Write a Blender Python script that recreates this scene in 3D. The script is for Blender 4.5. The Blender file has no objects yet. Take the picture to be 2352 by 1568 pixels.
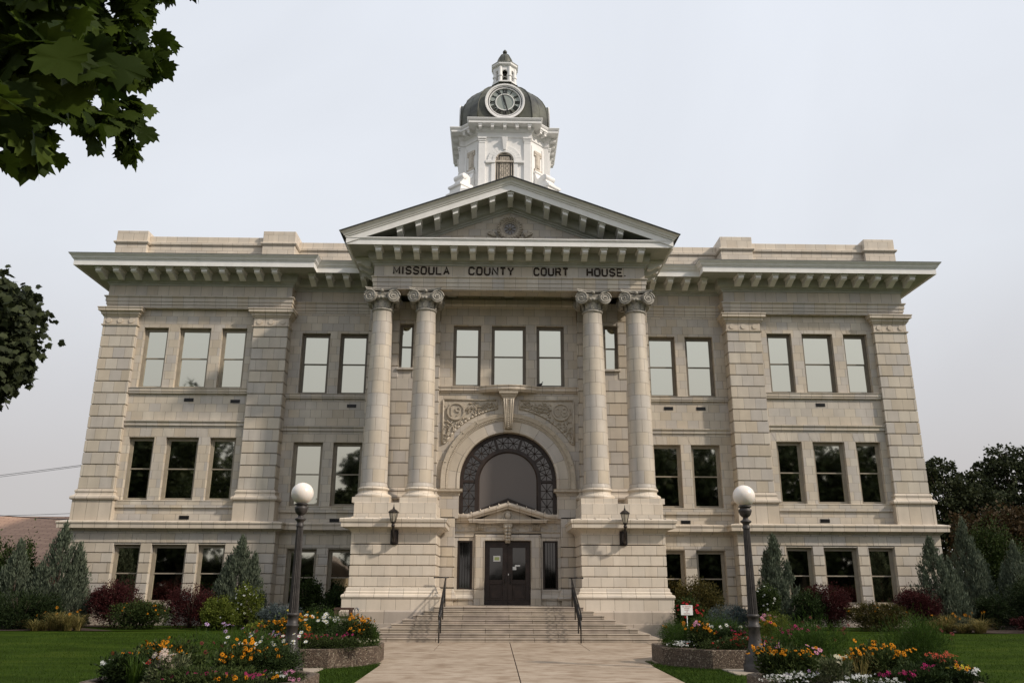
import bpy, math, random
import numpy as np
from mathutils import Vector, Matrix
R = math.radians
random.seed(11)
rng = np.random.default_rng(11)
sc = bpy.context.scene
COL = sc.collection

# ------------------------------------------------------------------ camera
YAW, PITCH, ROLL = 0.01987, 0.29153, 0.0037
cy_, sy_, cp_, sp_ = math.cos(YAW), math.sin(YAW), math.cos(PITCH), math.sin(PITCH)
fw = Vector((sy_*cp_, cy_*cp_, sp_)); ri = Vector((cy_, -sy_, 0)); up = ri.cross(fw)
r2 = math.cos(ROLL)*ri + math.sin(ROLL)*up; u2 = -math.sin(ROLL)*ri + math.cos(ROLL)*up
cam = bpy.data.cameras.new('camera'); camo = bpy.data.objects.new('camera', cam); COL.objects.link(camo)
m = Matrix((r2, u2, -fw)).transposed().to_4x4(); m.translation = Vector((-0.553, -36.0, 1.87)); camo.matrix_world = m
cam.sensor_width = 36.0; cam.lens = 1869.62/2352*36.0; cam.clip_start = 0.1; cam.clip_end = 2000
sc.camera = camo

# ------------------------------------------------------------------ sky and sun (hazy late-summer daylight)
SUN = Vector((1.9, -1.0, 1.6)).normalized()
w = bpy.data.worlds.new('World'); sc.world = w; w.use_nodes = True
nt = w.node_tree; nt.nodes.clear()
out = nt.nodes.new('ShaderNodeOutputWorld'); bg = nt.nodes.new('ShaderNodeBackground')
sky = nt.nodes.new('ShaderNodeTexSky'); sky.sky_type = 'NISHITA'; sky.sun_disc = False
sky.sun_elevation = math.asin(SUN.z); sky.sun_rotation = math.atan2(SUN.x, SUN.y)
sky.air_density = 1.0; sky.dust_density = 6.0; sky.ozone_density = 1.0
tc = nt.nodes.new('ShaderNodeTexCoord'); sep = nt.nodes.new('ShaderNodeSeparateXYZ')
ramp = nt.nodes.new('ShaderNodeValToRGB')
nt.links.new(tc.outputs['Generated'], sep.inputs[0]); nt.links.new(sep.outputs['Z'], ramp.inputs[0])
e = ramp.color_ramp.elements
e[0].position = 0.0; e[0].color = (5.05, 4.85, 4.75, 1)
e[1].position = 0.75; e[1].color = (7.1, 7.45, 8.1, 1)
q = e.new(0.12); q.color = (5.5, 5.3, 5.3, 1)
q = e.new(0.35); q.color = (6.8, 7.05, 7.5, 1)
nz = nt.nodes.new('ShaderNodeTexNoise'); nz.inputs['Scale'].default_value = 1.9; nz.inputs['Detail'].default_value = 5; nz.inputs['Distortion'].default_value = 0.6
nt.links.new(tc.outputs['Generated'], nz.inputs['Vector'])
mr = nt.nodes.new('ShaderNodeMapRange'); mr.inputs[1].default_value = 0.3; mr.inputs[2].default_value = 0.7; mr.inputs[3].default_value = 0.92; mr.inputs[4].default_value = 1.04
nt.links.new(nz.outputs['Fac'], mr.inputs[0])
mu = nt.nodes.new('ShaderNodeMixRGB'); mu.blend_type = 'MULTIPLY'; mu.inputs[0].default_value = 1
nt.links.new(ramp.outputs[0], mu.inputs[1]); nt.links.new(mr.outputs[0], mu.inputs[2])
mx = nt.nodes.new('ShaderNodeMixRGB'); mx.inputs[0].default_value = 0.92
nt.links.new(sky.outputs[0], mx.inputs[1]); nt.links.new(mu.outputs[0], mx.inputs[2])
nt.links.new(mx.outputs[0], bg.inputs[0]); bg.inputs[1].default_value = 0.119
nt.links.new(bg.outputs[0], out.inputs[0])
sl = bpy.data.lights.new('sun', 'SUN'); sl.energy = 3.4; sl.angle = R(2.5); sl.color = (1.0, 0.89, 0.77)
so = bpy.data.objects.new('sun', sl); COL.objects.link(so); so.rotation_euler = (-SUN).to_track_quat('-Z', 'Y').to_euler()
sc.view_settings.view_transform = 'Standard'; sc.view_settings.look = 'None'
sc.view_settings.exposure = 0.0; sc.view_settings.gamma = 1.0

# ------------------------------------------------------------------ materials
MATS = {}
def newmat(name):
    mt = bpy.data.materials.new(name); mt.use_nodes = True; MATS[name] = mt
    return mt, mt.node_tree, mt.node_tree.nodes['Principled BSDF']
def N(nt, t, **kw):
    n = nt.nodes.new(t)
    for k, v in kw.items():
        if k.startswith('i_'): n.inputs[k[2:].replace('_', ' ')].default_value = v
        else: setattr(n, k, v)
    return n
def ramp_(nt, stops, interp='LINEAR'):
    r = nt.nodes.new('ShaderNodeValToRGB'); r.color_ramp.interpolation = interp
    el = r.color_ramp.elements
    el[0].position, el[0].color = stops[0][0], (*stops[0][1], 1)
    el[1].position, el[1].color = stops[-1][0], (*stops[-1][1], 1)
    for p, c in stops[1:-1]:
        x = el.new(p); x.color = (*c, 1)
    return r
def simple(name, c, rough=0.6, metal=0.0, var=0.12, scale=3.0, bump=0.0, bscale=40.0, c2=None, det=6, spec=0.4):
    mt, nt, b = newmat(name)
    tcn = N(nt, 'ShaderNodeTexCoord'); n1 = N(nt, 'ShaderNodeTexNoise', i_Scale=scale, i_Detail=det, i_Roughness=0.6)
    nt.links.new(tcn.outputs['Object'], n1.inputs['Vector'])
    a = c2 if c2 else tuple(x*(1-var*2) for x in c); d = c if c2 else tuple(min(1, x*(1+var)) for x in c)
    r = ramp_(nt, [(0.3, a), (0.7, d)])
    nt.links.new(n1.outputs['Fac'], r.inputs[0]); nt.links.new(r.outputs[0], b.inputs['Base Color'])
    b.inputs['Roughness'].default_value = rough; b.inputs['Metallic'].default_value = metal
    b.inputs['Specular IOR Level'].default_value = spec
    if bump:
        n2 = N(nt, 'ShaderNodeTexNoise', i_Scale=bscale, i_Detail=4.0); bp = N(nt, 'ShaderNodeBump', i_Strength=bump, i_Distance=0.02)
        nt.links.new(tcn.outputs['Object'], n2.inputs['Vector']); nt.links.new(n2.outputs['Fac'], bp.inputs['Height']); nt.links.new(bp.outputs[0], b.inputs['Normal'])
    return mt
def blocks(name, tones, joint=(0.15, 0.12, 0.09), ms=0.015, offset=0.5, rough=0.42, grime=0.15, vary=1.0):
    """glazed masonry blocks on the UV grid: 1 unit = 1 block both ways"""
    mt, nt, b = newmat(name)
    tcn = N(nt, 'ShaderNodeTexCoord')
    br = N(nt, 'ShaderNodeTexBrick', offset=offset, offset_frequency=2, squash=1.0)
    br.inputs['Color1'].default_value = (0, 0, 0, 1); br.inputs['Color2'].default_value = (1, 1, 1, 1); br.inputs['Mortar'].default_value = (0.5, 0.5, 0.5, 1)
    br.inputs['Scale'].default_value = 1; br.inputs['Mortar Size'].default_value = ms; br.inputs['Mortar Smooth'].default_value = 0.25
    br.inputs['Brick Width'].default_value = 1; br.inputs['Row Height'].default_value = 1; br.inputs['Bias'].default_value = 0
    nt.links.new(tcn.outputs['UV'], br.inputs['Vector'])
    st = [(i/(len(tones)-1), t) for i, t in enumerate(tones)]
    r = ramp_(nt, st); nt.links.new(br.outputs['Color'], r.inputs[0])
    n1 = N(nt, 'ShaderNodeTexNoise', i_Scale=0.9, i_Detail=7.0, i_Roughness=0.65)
    nt.links.new(tcn.outputs['Object'], n1.inputs['Vector'])
    mp = N(nt, 'ShaderNodeMapping'); mp.inputs['Scale'].default_value = (2.6, 2.6, 0.45)
    n2 = N(nt, 'ShaderNodeTexNoise', i_Scale=1.0, i_Detail=5.0); nt.links.new(tcn.outputs['Object'], mp.inputs[0]); nt.links.new(mp.outputs[0], n2.inputs['Vector'])
    ad = N(nt, 'ShaderNodeMath', operation='MULTIPLY'); nt.links.new(n1.outputs['Fac'], ad.inputs[0]); nt.links.new(n2.outputs['Fac'], ad.inputs[1])
    mr = N(nt, 'ShaderNodeMapRange'); mr.inputs[1].default_value = 0.12; mr.inputs[2].default_value = 0.38; mr.inputs[3].default_value = 1-grime; mr.inputs[4].default_value = 1.05
    nt.links.new(ad.outputs[0], mr.inputs[0])
    mu = N(nt, 'ShaderNodeMixRGB', blend_type='MULTIPLY'); mu.inputs[0].default_value = 1
    nt.links.new(r.outputs[0], mu.inputs[1]); nt.links.new(mr.outputs[0], mu.inputs[2])
    # joints read as worn: rusty-dark, irregular strength
    n3 = N(nt, 'ShaderNodeTexNoise', i_Scale=2.3, i_Detail=3.0); nt.links.new(tcn.outputs['Object'], n3.inputs['Vector'])
    mr3 = N(nt, 'ShaderNodeMapRange'); mr3.inputs[1].default_value = 0.3; mr3.inputs[2].default_value = 0.65; mr3.inputs[3].default_value = 0.45; mr3.inputs[4].default_value = 1.0
    nt.links.new(n3.outputs['Fac'], mr3.inputs[0])
    mf = N(nt, 'ShaderNodeMath', operation='MULTIPLY'); nt.links.new(br.outputs['Fac'], mf.inputs[0]); nt.links.new(mr3.outputs[0], mf.inputs[1])
    mj = N(nt, 'ShaderNodeMixRGB'); nt.links.new(mf.outputs[0], mj.inputs[0]); nt.links.new(mu.outputs[0], mj.inputs[1]); mj.inputs[2].default_value = (*joint, 1)
    nt.links.new(mj.outputs[0], b.inputs['Base Color']); b.inputs['Roughness'].default_value = rough
    b.inputs['Specular IOR Level'].default_value = 0.35
    iv = N(nt, 'ShaderNodeMath', operation='SUBTRACT'); iv.inputs[0].default_value = 1; nt.links.new(br.outputs['Fac'], iv.inputs[1])
    n4 = N(nt, 'ShaderNodeTexNoise', i_Scale=30.0, i_Detail=3.0); nt.links.new(tcn.outputs['Object'], n4.inputs['Vector'])
    s4 = N(nt, 'ShaderNodeMath', operation='MULTIPLY_ADD'); s4.inputs[1].default_value = 0.25; nt.links.new(n4.outputs['Fac'], s4.inputs[0]); nt.links.new(iv.outputs[0], s4.inputs[2])
    bp = N(nt, 'ShaderNodeBump', i_Strength=0.5, i_Distance=0.012); nt.links.new(s4.outputs[0], bp.inputs['Height']); nt.links.new(bp.outputs[0], b.inputs['Normal'])
    return mt
WARM = [(0.48, 0.415, 0.325), (0.55, 0.485, 0.395), (0.50, 0.45, 0.385), (0.47, 0.435, 0.395), (0.575, 0.52, 0.435), (0.53, 0.455, 0.355)]
TC = blocks('terracotta_blocks', WARM)
TCT = blocks('terracotta_trim', [(0.54, 0.465, 0.37), (0.60, 0.525, 0.43), (0.52, 0.46, 0.39)], ms=0.02, offset=0.0, grime=0.15)
TCL = blocks('terracotta_clean', [(0.60, 0.52, 0.42), (0.67, 0.59, 0.485), (0.57, 0.51, 0.43)], ms=0.014, grime=0.12)
ORN = simple('terracotta_ornament', (0.50, 0.44, 0.355), rough=0.45, var=0.2, scale=9, bump=0.2, bscale=60, c2=(0.37, 0.32, 0.25))
CAPM = simple('capital_terracotta', (0.40, 0.375, 0.32), rough=0.4, var=0.2, scale=9, bump=0.3, bscale=60, c2=(0.20, 0.185, 0.16))
GRAN = blocks('granite_blocks', [(0.44, 0.37, 0.30), (0.48, 0.41, 0.335), (0.41, 0.355, 0.30)], joint=(0.13, 0.11, 0.09), ms=0.008, rough=0.75, grime=0.22)
STEP = blocks('stone_steps', [(0.37, 0.31, 0.245), (0.43, 0.365, 0.29), (0.36, 0.30, 0.25)], joint=(0.10, 0.08, 0.06), ms=0.008, rough=0.8, grime=0.35)
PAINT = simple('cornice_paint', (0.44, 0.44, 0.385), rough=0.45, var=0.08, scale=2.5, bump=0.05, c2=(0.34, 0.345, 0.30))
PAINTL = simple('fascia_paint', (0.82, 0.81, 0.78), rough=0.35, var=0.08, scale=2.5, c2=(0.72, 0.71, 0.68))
WHITE = simple('tower_white_paint', (0.82, 0.81, 0.79), rough=0.5, var=0.04, scale=3, bump=0.08, bscale=12, c2=(0.76, 0.75, 0.73))
ROOFE = simple('dark_roof_edge', (0.05, 0.052, 0.05), rough=0.6)
ROOF = simple('flat_roof', (0.14, 0.14, 0.14), rough=0.9)
COPPER = simple('weathered_copper', (0.125, 0.128, 0.097), rough=0.5, scale=0.9, c2=(0.035, 0.036, 0.033), bump=0.15, bscale=5, spec=0.3)
FRAME = simple('window_frame_paint', (0.17, 0.145, 0.11), rough=0.5, var=0.1)
FRAMEL = simple('window_frame_beige', (0.30, 0.26, 0.20), rough=0.5, var=0.1)
BROWN = simple('brown_wood', (0.030, 0.019, 0.014), rough=0.4, var=0.2, scale=6)
DOORM = simple('door_wood', (0.033, 0.021, 0.017), rough=0.35, var=0.25, scale=5)
DMETAL = simple('dark_bronze_metal', (0.035, 0.028, 0.024), rough=0.4, metal=0.3, var=0.2, scale=8)
LAMPM = simple('lamp_post_paint', (0.052, 0.046, 0.043), rough=0.5, metal=0.2, var=0.25, scale=7, bump=0.1, bscale=30)
BLACK = simple('black_paint', (0.012, 0.011, 0.011), rough=0.35)
LETTER = simple('letter_bronze', (0.035, 0.022, 0.015), rough=0.6, var=0.3, scale=10)
CONC = simple('concrete_plain', (0.36, 0.30, 0.235), rough=0.85, var=0.1, scale=1.5, bump=0.15, bscale=80)
PAPER = simple('paper', (0.75, 0.76, 0.74), rough=0.7, var=0.02)
PAPERG = simple('paper_green', (0.42, 0.50, 0.20), rough=0.7, var=0.05)
BARK = simple('bark', (0.075, 0.055, 0.04), rough=0.9, var=0.3, scale=8, bump=0.6, bscale=14)
TWIG = simple('twig', (0.06, 0.045, 0.03), rough=0.9, var=0.3, scale=8)
MULCH = simple('mulch', (0.055, 0.032, 0.02), rough=0.95, var=0.4, scale=9, bump=0.8, bscale=30, c2=(0.02, 0.012, 0.008))
REDW = simple('red_paint', (0.30, 0.06, 0.045), rough=0.6)
# window glass: reflective solar film
def glass(name, c, rough=0.03, wav=0.015):
    mt, nt, b = newmat(name); b.inputs['Base Color'].default_value = (*c, 1); b.inputs['Metallic'].default_value = 1; b.inputs['Roughness'].default_value = rough
    tcn = N(nt, 'ShaderNodeTexCoord'); n2 = N(nt, 'ShaderNodeTexNoise', i_Scale=1.2, i_Detail=1.0); bp = N(nt, 'ShaderNodeBump', i_Strength=wav*10, i_Distance=0.02)
    nt.links.new(tcn.outputs['Object'], n2.inputs['Vector']); nt.links.new(n2.outputs['Fac'], bp.inputs['Height']); nt.links.new(bp.outputs[0], b.inputs['Normal'])
    return mt
GLASS = glass('mirrored_glass', (0.66, 0.65, 0.55), wav=0.008)
GLASSD = glass('dim_glass', (0.10, 0.095, 0.09), rough=0.06)
mt, nt, b = newmat('arch_screen_glass'); b.inputs['Base Color'].default_value = (0.125, 0.108, 0.098, 1); b.inputs['Roughness'].default_value = 0.35
SCREEN = mt
mt, nt, b = newmat('lantern_glass'); b.inputs['Base Color'].default_value = (0.42, 0.38, 0.30, 1); b.inputs['Roughness'].default_value = 0.15; b.inputs['Alpha'].default_value = 0.55
LGLASS = mt
mt, nt, b = newmat('white_globe'); b.inputs['Base Color'].default_value = (0.80, 0.74, 0.68, 1); b.inputs['Roughness'].default_value = 0.3
b.inputs['Subsurface Weight'].default_value = 0.4; b.inputs['Subsurface Radius'].default_value = (0.1, 0.08, 0.06)
GLOBE = mt
mt, nt, b = newmat('clock_glass'); b.inputs['Base Color'].default_value = (0.30, 0.33, 0.30, 1); b.inputs['Roughness'].default_value = 0.25
CLOCKG = mt
# pebble aggregate of the planters
def aggregate(name, wet=1.0):
    mt, nt, b = newmat(name)
    tcn = N(nt, 'ShaderNodeTexCoord'); v = N(nt, 'ShaderNodeTexVoronoi', i_Scale=38.0)
    nt.links.new(tcn.outputs['Object'], v.inputs['Vector'])
    s = N(nt, 'ShaderNodeSeparateColor'); nt.links.new(v.outputs['Color'], s.inputs[0])
    r = ramp_(nt, [(0, (0.035, 0.024, 0.015)), (0.35, (0.085, 0.058, 0.038)), (0.6, (0.066, 0.042, 0.027)), (0.85, (0.135, 0.10, 0.068)), (1, (0.24, 0.20, 0.15))])
    nt.links.new(s.outputs[0], r.inputs[0]); nt.links.new(r.outputs[0], b.inputs['Base Color']); b.inputs['Roughness'].default_value = 0.8
    bp = N(nt, 'ShaderNodeBump', i_Strength=0.9, i_Distance=0.01, invert=True); nt.links.new(v.outputs['Distance'], bp.inputs['Height']); nt.links.new(bp.outputs[0], b.inputs['Normal'])
    return mt
AGG = aggregate('pebble_aggregate')
# lawn
def lawnmat():
    mt, nt, b = newmat('lawn_grass')
    tcn = N(nt, 'ShaderNodeTexCoord')
    n1 = N(nt, 'ShaderNodeTexNoise', i_Scale=0.45, i_Detail=5.0); n2 = N(nt, 'ShaderNodeTexNoise', i_Scale=22.0, i_Detail=6.0, i_Roughness=0.8)
    mp = N(nt, 'ShaderNodeMapping'); mp.inputs['Scale'].default_value = (1.0, 2.6, 1.0)
    nt.links.new(tcn.outputs['Object'], mp.inputs[0]); nt.links.new(mp.outputs[0], n1.inputs['Vector']); nt.links.new(tcn.outputs['Object'], n2.inputs['Vector'])
    ra = ramp_(nt, [(0.34, (0.022, 0.038, 0.004)), (0.52, (0.031, 0.055, 0.006)), (0.66, (0.045, 0.068, 0.009))]); rb = ramp_(nt, [(0.25, (0.55, 0.6, 0.5)), (0.75, (1.35, 1.3, 1.2))])
    nt.links.new(n1.outputs['Fac'], ra.inputs[0]); nt.links.new(n2.outputs['Fac'], rb.inputs[0])
    mu = N(nt, 'ShaderNodeMixRGB', blend_type='MULTIPLY'); mu.inputs[0].default_value = 1; nt.links.new(ra.outputs[0], mu.inputs[1]); nt.links.new(rb.outputs[0], mu.inputs[2])
    nt.links.new(mu.outputs[0], b.inputs['Base Color']); b.inputs['Roughness'].default_value = 0.95; b.inputs['Specular IOR Level'].default_value = 0.03
    bp = N(nt, 'ShaderNodeBump', i_Strength=1.0, i_Distance=0.03); nt.links.new(n2.outputs['Fac'], bp.inputs['Height']); nt.links.new(bp.outputs[0], b.inputs['Normal'])
    return mt
LAWN = lawnmat()
# pavement: worn concrete with stains
def pavemat():
    mt, nt, b = newmat('walk_concrete')
    tcn = N(nt, 'ShaderNodeTexCoord')
    n1 = N(nt, 'ShaderNodeTexNoise', i_Scale=0.5, i_Detail=6.0, i_Roughness=0.65); n2 = N(nt, 'ShaderNodeTexNoise', i_Scale=60.0, i_Detail=3.0)
    n3 = N(nt, 'ShaderNodeTexNoise', i_Scale=2.2, i_Detail=5.0)
    mp = N(nt, 'ShaderNodeMapping'); mp.inputs['Scale'].default_value = (0.9, 1.25, 1)
    nt.links.new(tcn.outputs['Object'], mp.inputs[0])
    for n in (n1, n3): nt.links.new(mp.outputs[0], n.inputs['Vector'])
    nt.links.new(tcn.outputs['Object'], n2.inputs['Vector'])
    ra = ramp_(nt, [(0.28, (0.25, 0.195, 0.14)), (0.5, (0.34, 0.275, 0.21)), (0.72, (0.40, 0.335, 0.265))]); nt.links.new(n1.outputs['Fac'], ra.inputs[0])
    rc = ramp_(nt, [(0.32, (0.68, 0.60, 0.52)), (0.55, (1.05, 1.03, 1.0))]); nt.links.new(n3.outputs['Fac'], rc.inputs[0])
    rb = ramp_(nt, [(0.3, (0.86, 0.86, 0.86)), (0.7, (1.1, 1.1, 1.1))]); nt.links.new(n2.outputs['Fac'], rb.inputs[0])
    m1 = N(nt, 'ShaderNodeMixRGB', blend_type='MULTIPLY'); m1.inputs[0].default_value = 1; nt.links.new(ra.outputs[0], m1.inputs[1]); nt.links.new(rc.outputs[0], m1.inputs[2])
    m2 = N(nt, 'ShaderNodeMixRGB', blend_type='MULTIPLY'); m2.inputs[0].default_value = 1; nt.links.new(m1.outputs[0], m2.inputs[1]); nt.links.new(rb.outputs[0], m2.inputs[2])
    nt.links.new(m2.outputs[0], b.inputs['Base Color']); b.inputs['Roughness'].default_value = 0.85
    bp = N(nt, 'ShaderNodeBump', i_Strength=0.25, i_Distance=0.01); nt.links.new(n2.outputs['Fac'], bp.inputs['Height']); nt.links.new(bp.outputs[0], b.inputs['Normal'])
    return mt
PAVE = pavemat()
def leafmat(name, dark, light, trans=0.25, rough=0.5):
    mt, nt, b = newmat(name)
    at = N(nt, 'ShaderNodeAttribute', attribute_name='tone')
    r = ramp_(nt, [(0.0, dark), (1.0, light)]); nt.links.new(at.outputs['Fac'], r.inputs[0]); nt.links.new(r.outputs[0], b.inputs['Base Color'])
    b.inputs['Roughness'].default_value = rough+0.15; b.inputs['Specular IOR Level'].default_value = 0.12
    tr = N(nt, 'ShaderNodeBsdfTranslucent'); nt.links.new(r.outputs[0], tr.inputs['Color'])
    ms = N(nt, 'ShaderNodeMixShader'); ms.inputs[0].default_value = trans
    nt.links.new(b.outputs[0], ms.inputs[1]); nt.links.new(tr.outputs[0], ms.inputs[2]); nt.links.new(ms.outputs[0], nt.nodes['Material Output'].inputs[0])
    return mt

# ------------------------------------------------------------------ mesh helpers
class MB:
    def __init__(s): s.v = []; s.f = []; s.m = []; s.sm = []; s.uv = []
    def add(s, vs, fs, m=0, sm=False, uvs=None):
        k = len(s.v); s.v += [tuple(p) for p in vs]
        for i, f in enumerate(fs):
            s.f.append(tuple(k+j for j in f)); s.m.append(m if isinstance(m, int) else m[i]); s.sm.append(sm)
            s.uv.append(uvs[i] if uvs else None)
    def box(s, x0, x1, y0, y1, z0, z1, m=0):
        x0, x1 = sorted((x0, x1)); y0, y1 = sorted((y0, y1)); z0, z1 = sorted((z0, z1))
        s.add([(x0,y0,z0),(x1,y0,z0),(x1,y1,z0),(x0,y1,z0),(x0,y0,z1),(x1,y0,z1),(x1,y1,z1),(x0,y1,z1)],
              [(0,1,5,4),(1,2,6,5),(2,3,7,6),(3,0,4,7),(4,5,6,7),(3,2,1,0)], m)
    def hexa(s, p, m=0):   # 8 points: bottom ring then top ring
        s.add(p, [(0,1,5,4),(1,2,6,5),(2,3,7,6),(3,0,4,7),(4,5,6,7),(3,2,1,0)], m)
    def prismy(s, poly, y0, y1, m=0):   # poly in (x, z)
        n = len(poly); vs = [(x, y0, z) for x, z in poly]+[(x, y1, z) for x, z in poly]
        fs = [tuple(range(n)), tuple(range(2*n-1, n-1, -1))]+[(i, n+i, n+(i+1) % n, (i+1) % n) for i in range(n)]
        s.add(vs, fs, m)
    def prismz(s, poly, z0, z1, m=0):
        n = len(poly); vs = [(x, y, z0) for x, y in poly]+[(x, y, z1) for x, y in poly]
        fs = [tuple(range(n-1, -1, -1)), tuple(range(n, 2*n))]+[(i, (i+1) % n, n+(i+1) % n, n+i) for i in range(n)]
        s.add(vs, fs, m)
    def lathe(s, cx, cy, prof, n=24, m=0, sm=True, rot=0.0, ubw=None):
        vs = []; fs = []; uvs = []
        for r, z in prof:
            for i in range(n):
                a = rot+2*math.pi*i/n; vs.append((cx+r*math.cos(a), cy+r*math.sin(a), z))
        for k in range(len(prof)-1):
            for i in range(n):
                j = (i+1) % n; fs.append((k*n+i, k*n+j, (k+1)*n+j, (k+1)*n+i))
                if ubw:
                    bw, rh, z0 = ubw; u0, u1 = i/n*bw, (i+1)/n*bw
                    v0, v1 = (prof[k][1]-z0)/rh, (prof[k+1][1]-z0)/rh
                    uvs.append([(u0, v0), (u1, v0), (u1, v1), (u0, v1)])
        s.add(vs, fs, m, sm, uvs if ubw else None)
        if prof[0][0] > 1e-4: s.add([vs[i] for i in range(n)], [tuple(range(n-1, -1, -1))], m)
        if prof[-1][0] > 1e-4: s.add([vs[(len(prof)-1)*n+i] for i in range(n)], [tuple(range(n))], m)
    def sweep(s, path, prof, m=0, closed=False, cap=True):
        """path (x, y) left to right seen from outside; prof (offset outwards, z)"""
        P = [Vector(p) for p in path]; n = len(P); nor = []
        def nr(a, b):
            d = (b-a).normalized(); return Vector((d.y, -d.x))
        for i in range(n):
            if closed: a, b = nr(P[i-1], P[i]), nr(P[i], P[(i+1) % n])
            else:
                a = nr(P[i-1], P[i]) if i else nr(P[0], P[1]); b = nr(P[i], P[i+1]) if i < n-1 else a
            nor.append((a+b)/(1+a.dot(b)))
        vs = [(P[i].x+nor[i].x*o, P[i].y+nor[i].y*o, z) for i in range(n) for o, z in prof]
        k = len(prof); fs = []; ms = []
        for i in range(n if closed else n-1):
            j = (i+1) % n
            for t in range(k-1):
                fs.append((i*k+t, j*k+t, j*k+t+1, i*k+t+1)); ms.append(m if isinstance(m, int) else m[t])
        if not closed and cap:
            fs += [tuple(range(k-1, -1, -1)), tuple((n-1)*k+t for t in range(k))]; mm = m if isinstance(m, int) else m[0]; ms += [mm, mm]
        s.add(vs, fs, ms)
    def tube(s, pts, r, n=8, m=0, sm=True):
        pts = [Vector(p) for p in pts]; rs = r if isinstance(r, (list, tuple)) else [r]*len(pts); vs = []; fs = []
        for i, p in enumerate(pts):
            d = ((pts[i+1] if i < len(pts)-1 else p)-(pts[i-1] if i else p)).normalized()
            a = d.cross(Vector((0, 0, 1)) if abs(d.z) < 0.9 else Vector((1, 0, 0))).normalized(); b = d.cross(a)
            for j in range(n):
                t = 2*math.pi*j/n; vs.append(p+(a*math.cos(t)+b*math.sin(t))*rs[i])
        for i in range(len(pts)-1):
            for j in range(n):
                k = (j+1) % n; fs.append((i*n+j, i*n+k, (i+1)*n+k, (i+1)*n+j))
        fs += [tuple(range(n-1, -1, -1)), tuple((len(pts)-1)*n+j for j in range(n))]
        s.add(vs, fs, m, sm)
    def ball(s, c, r, n=16, m=0, sq=(1, 1, 1)):
        c = Vector(c); vs = []; fs = []; h = n//2
        for i in range(h+1):
            a = math.pi*i/h
            for j in range(n):
                b = 2*math.pi*j/n; vs.append((c.x+sq[0]*r*math.sin(a)*math.cos(b), c.y+sq[1]*r*math.sin(a)*math.sin(b), c.z-sq[2]*r*math.cos(a)))
        for i in range(h):
            for j in range(n):
                k = (j+1) % n; fs.append((i*n+j, i*n+k, (i+1)*n+k, (i+1)*n+j))
        s.add(vs, fs, m, True)
    def arch(s, prof, zc, r_unused=None, z0=None, seg=40, m=0, a0=0.0, a1=math.pi, ubw=None):
        """ring in the XZ plane about (0, zc); prof (r, y); optional straight legs down to z0"""
        cols = []
        if z0 is not None: cols.append([(-r, y, z0) for r, y in prof])
        for i in range(seg+1):
            a = math.pi-(a0+(a1-a0)*i/seg); cols.append([(r*math.cos(a), y, zc+r*math.sin(a)) for r, y in prof])
        if z0 is not None: cols.append([(r, y, z0) for r, y in prof])
        k = len(prof); vs = [p for c in cols for p in c]; fs = []; uvs = []; u = 0.0
        L = [0.0]
        for i in range(1, len(cols)): L.append(L[-1]+(Vector(cols[i][k//2])-Vector(cols[i-1][k//2])).length)
        D = [0.0]
        for t in range(1, k): D.append(D[-1]+math.hypot(prof[t][0]-prof[t-1][0], prof[t][1]-prof[t-1][1]))
        for i in range(len(cols)-1):
            for t in range(k-1):
                fs.append((i*k+t, i*k+t+1, (i+1)*k+t+1, (i+1)*k+t))
                if ubw: uvs.append([(L[i]/ubw, 0.1+0.2*D[t]), (L[i]/ubw, 0.1+0.2*D[t+1]), (L[i+1]/ubw, 0.1+0.2*D[t+1]), (L[i+1]/ubw, 0.1+0.2*D[t])])
        s.add(vs, fs, m, False, uvs if ubw else None)
    def build(s, name, mats, parent=None, uv=(0.5, 0.41, 0.0), bevel=0.0, loc=None, u0=0.0):
        me = bpy.data.meshes.new(name); me.from_pydata(s.v, [], s.f)
        mats = mats if isinstance(mats, (list, tuple)) else [mats]
        for x in mats: me.materials.append(x)
        me.polygons.foreach_set('material_index', s.m); me.polygons.foreach_set('use_smooth', s.sm)
        ul = me.uv_layers.new(name='UVMap'); bw, rh, z0 = uv
        d = np.zeros(len(me.loops)*2, dtype=np.float32)
        for p in me.polygons:
            cu = s.uv[p.index]; n = p.normal
            for q, li in enumerate(p.loop_indices):
                if cu: d[2*li], d[2*li+1] = cu[q]; continue
                x, y, z = s.v[me.loops[li].vertex_index]
                if abs(n.z) > 0.8: a, b = (x+u0)/bw, y/bw
                elif abs(n.y) >= abs(n.x)*0.99: a, b = (x+u0)/bw, (z-z0)/rh
                else: a, b = y/bw+0.37, (z-z0)/rh
                d[2*li] = a; d[2*li+1] = b
        ul.data.foreach_set('uv', d); me.update()
        o = bpy.data.objects.new(name, me); COL.objects.link(o)
        if parent: o.parent = parent
        if loc: o.location = loc
        if bevel:
            bm = o.modifiers.new('bevel', 'BEVEL'); bm.width = bevel; bm.segments = 1; bm.limit_method = 'ANGLE'; bm.angle_limit = R(50)
        return o
def tag(o, label=None, cat=None, group=None, kind=None):
    if label: o['label'] = label
    if cat: o['category'] = cat
    if group: o['group'] = group
    if kind: o['kind'] = kind
    return o
def empty(name, loc, label, cat, group=None, rz=0.0):
    o = bpy.data.objects.new(name, None); COL.objects.link(o); o.location = loc; o.rotation_euler = (0, 0, rz); o.empty_display_size = 0.3
    return tag(o, label, cat, group)
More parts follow.
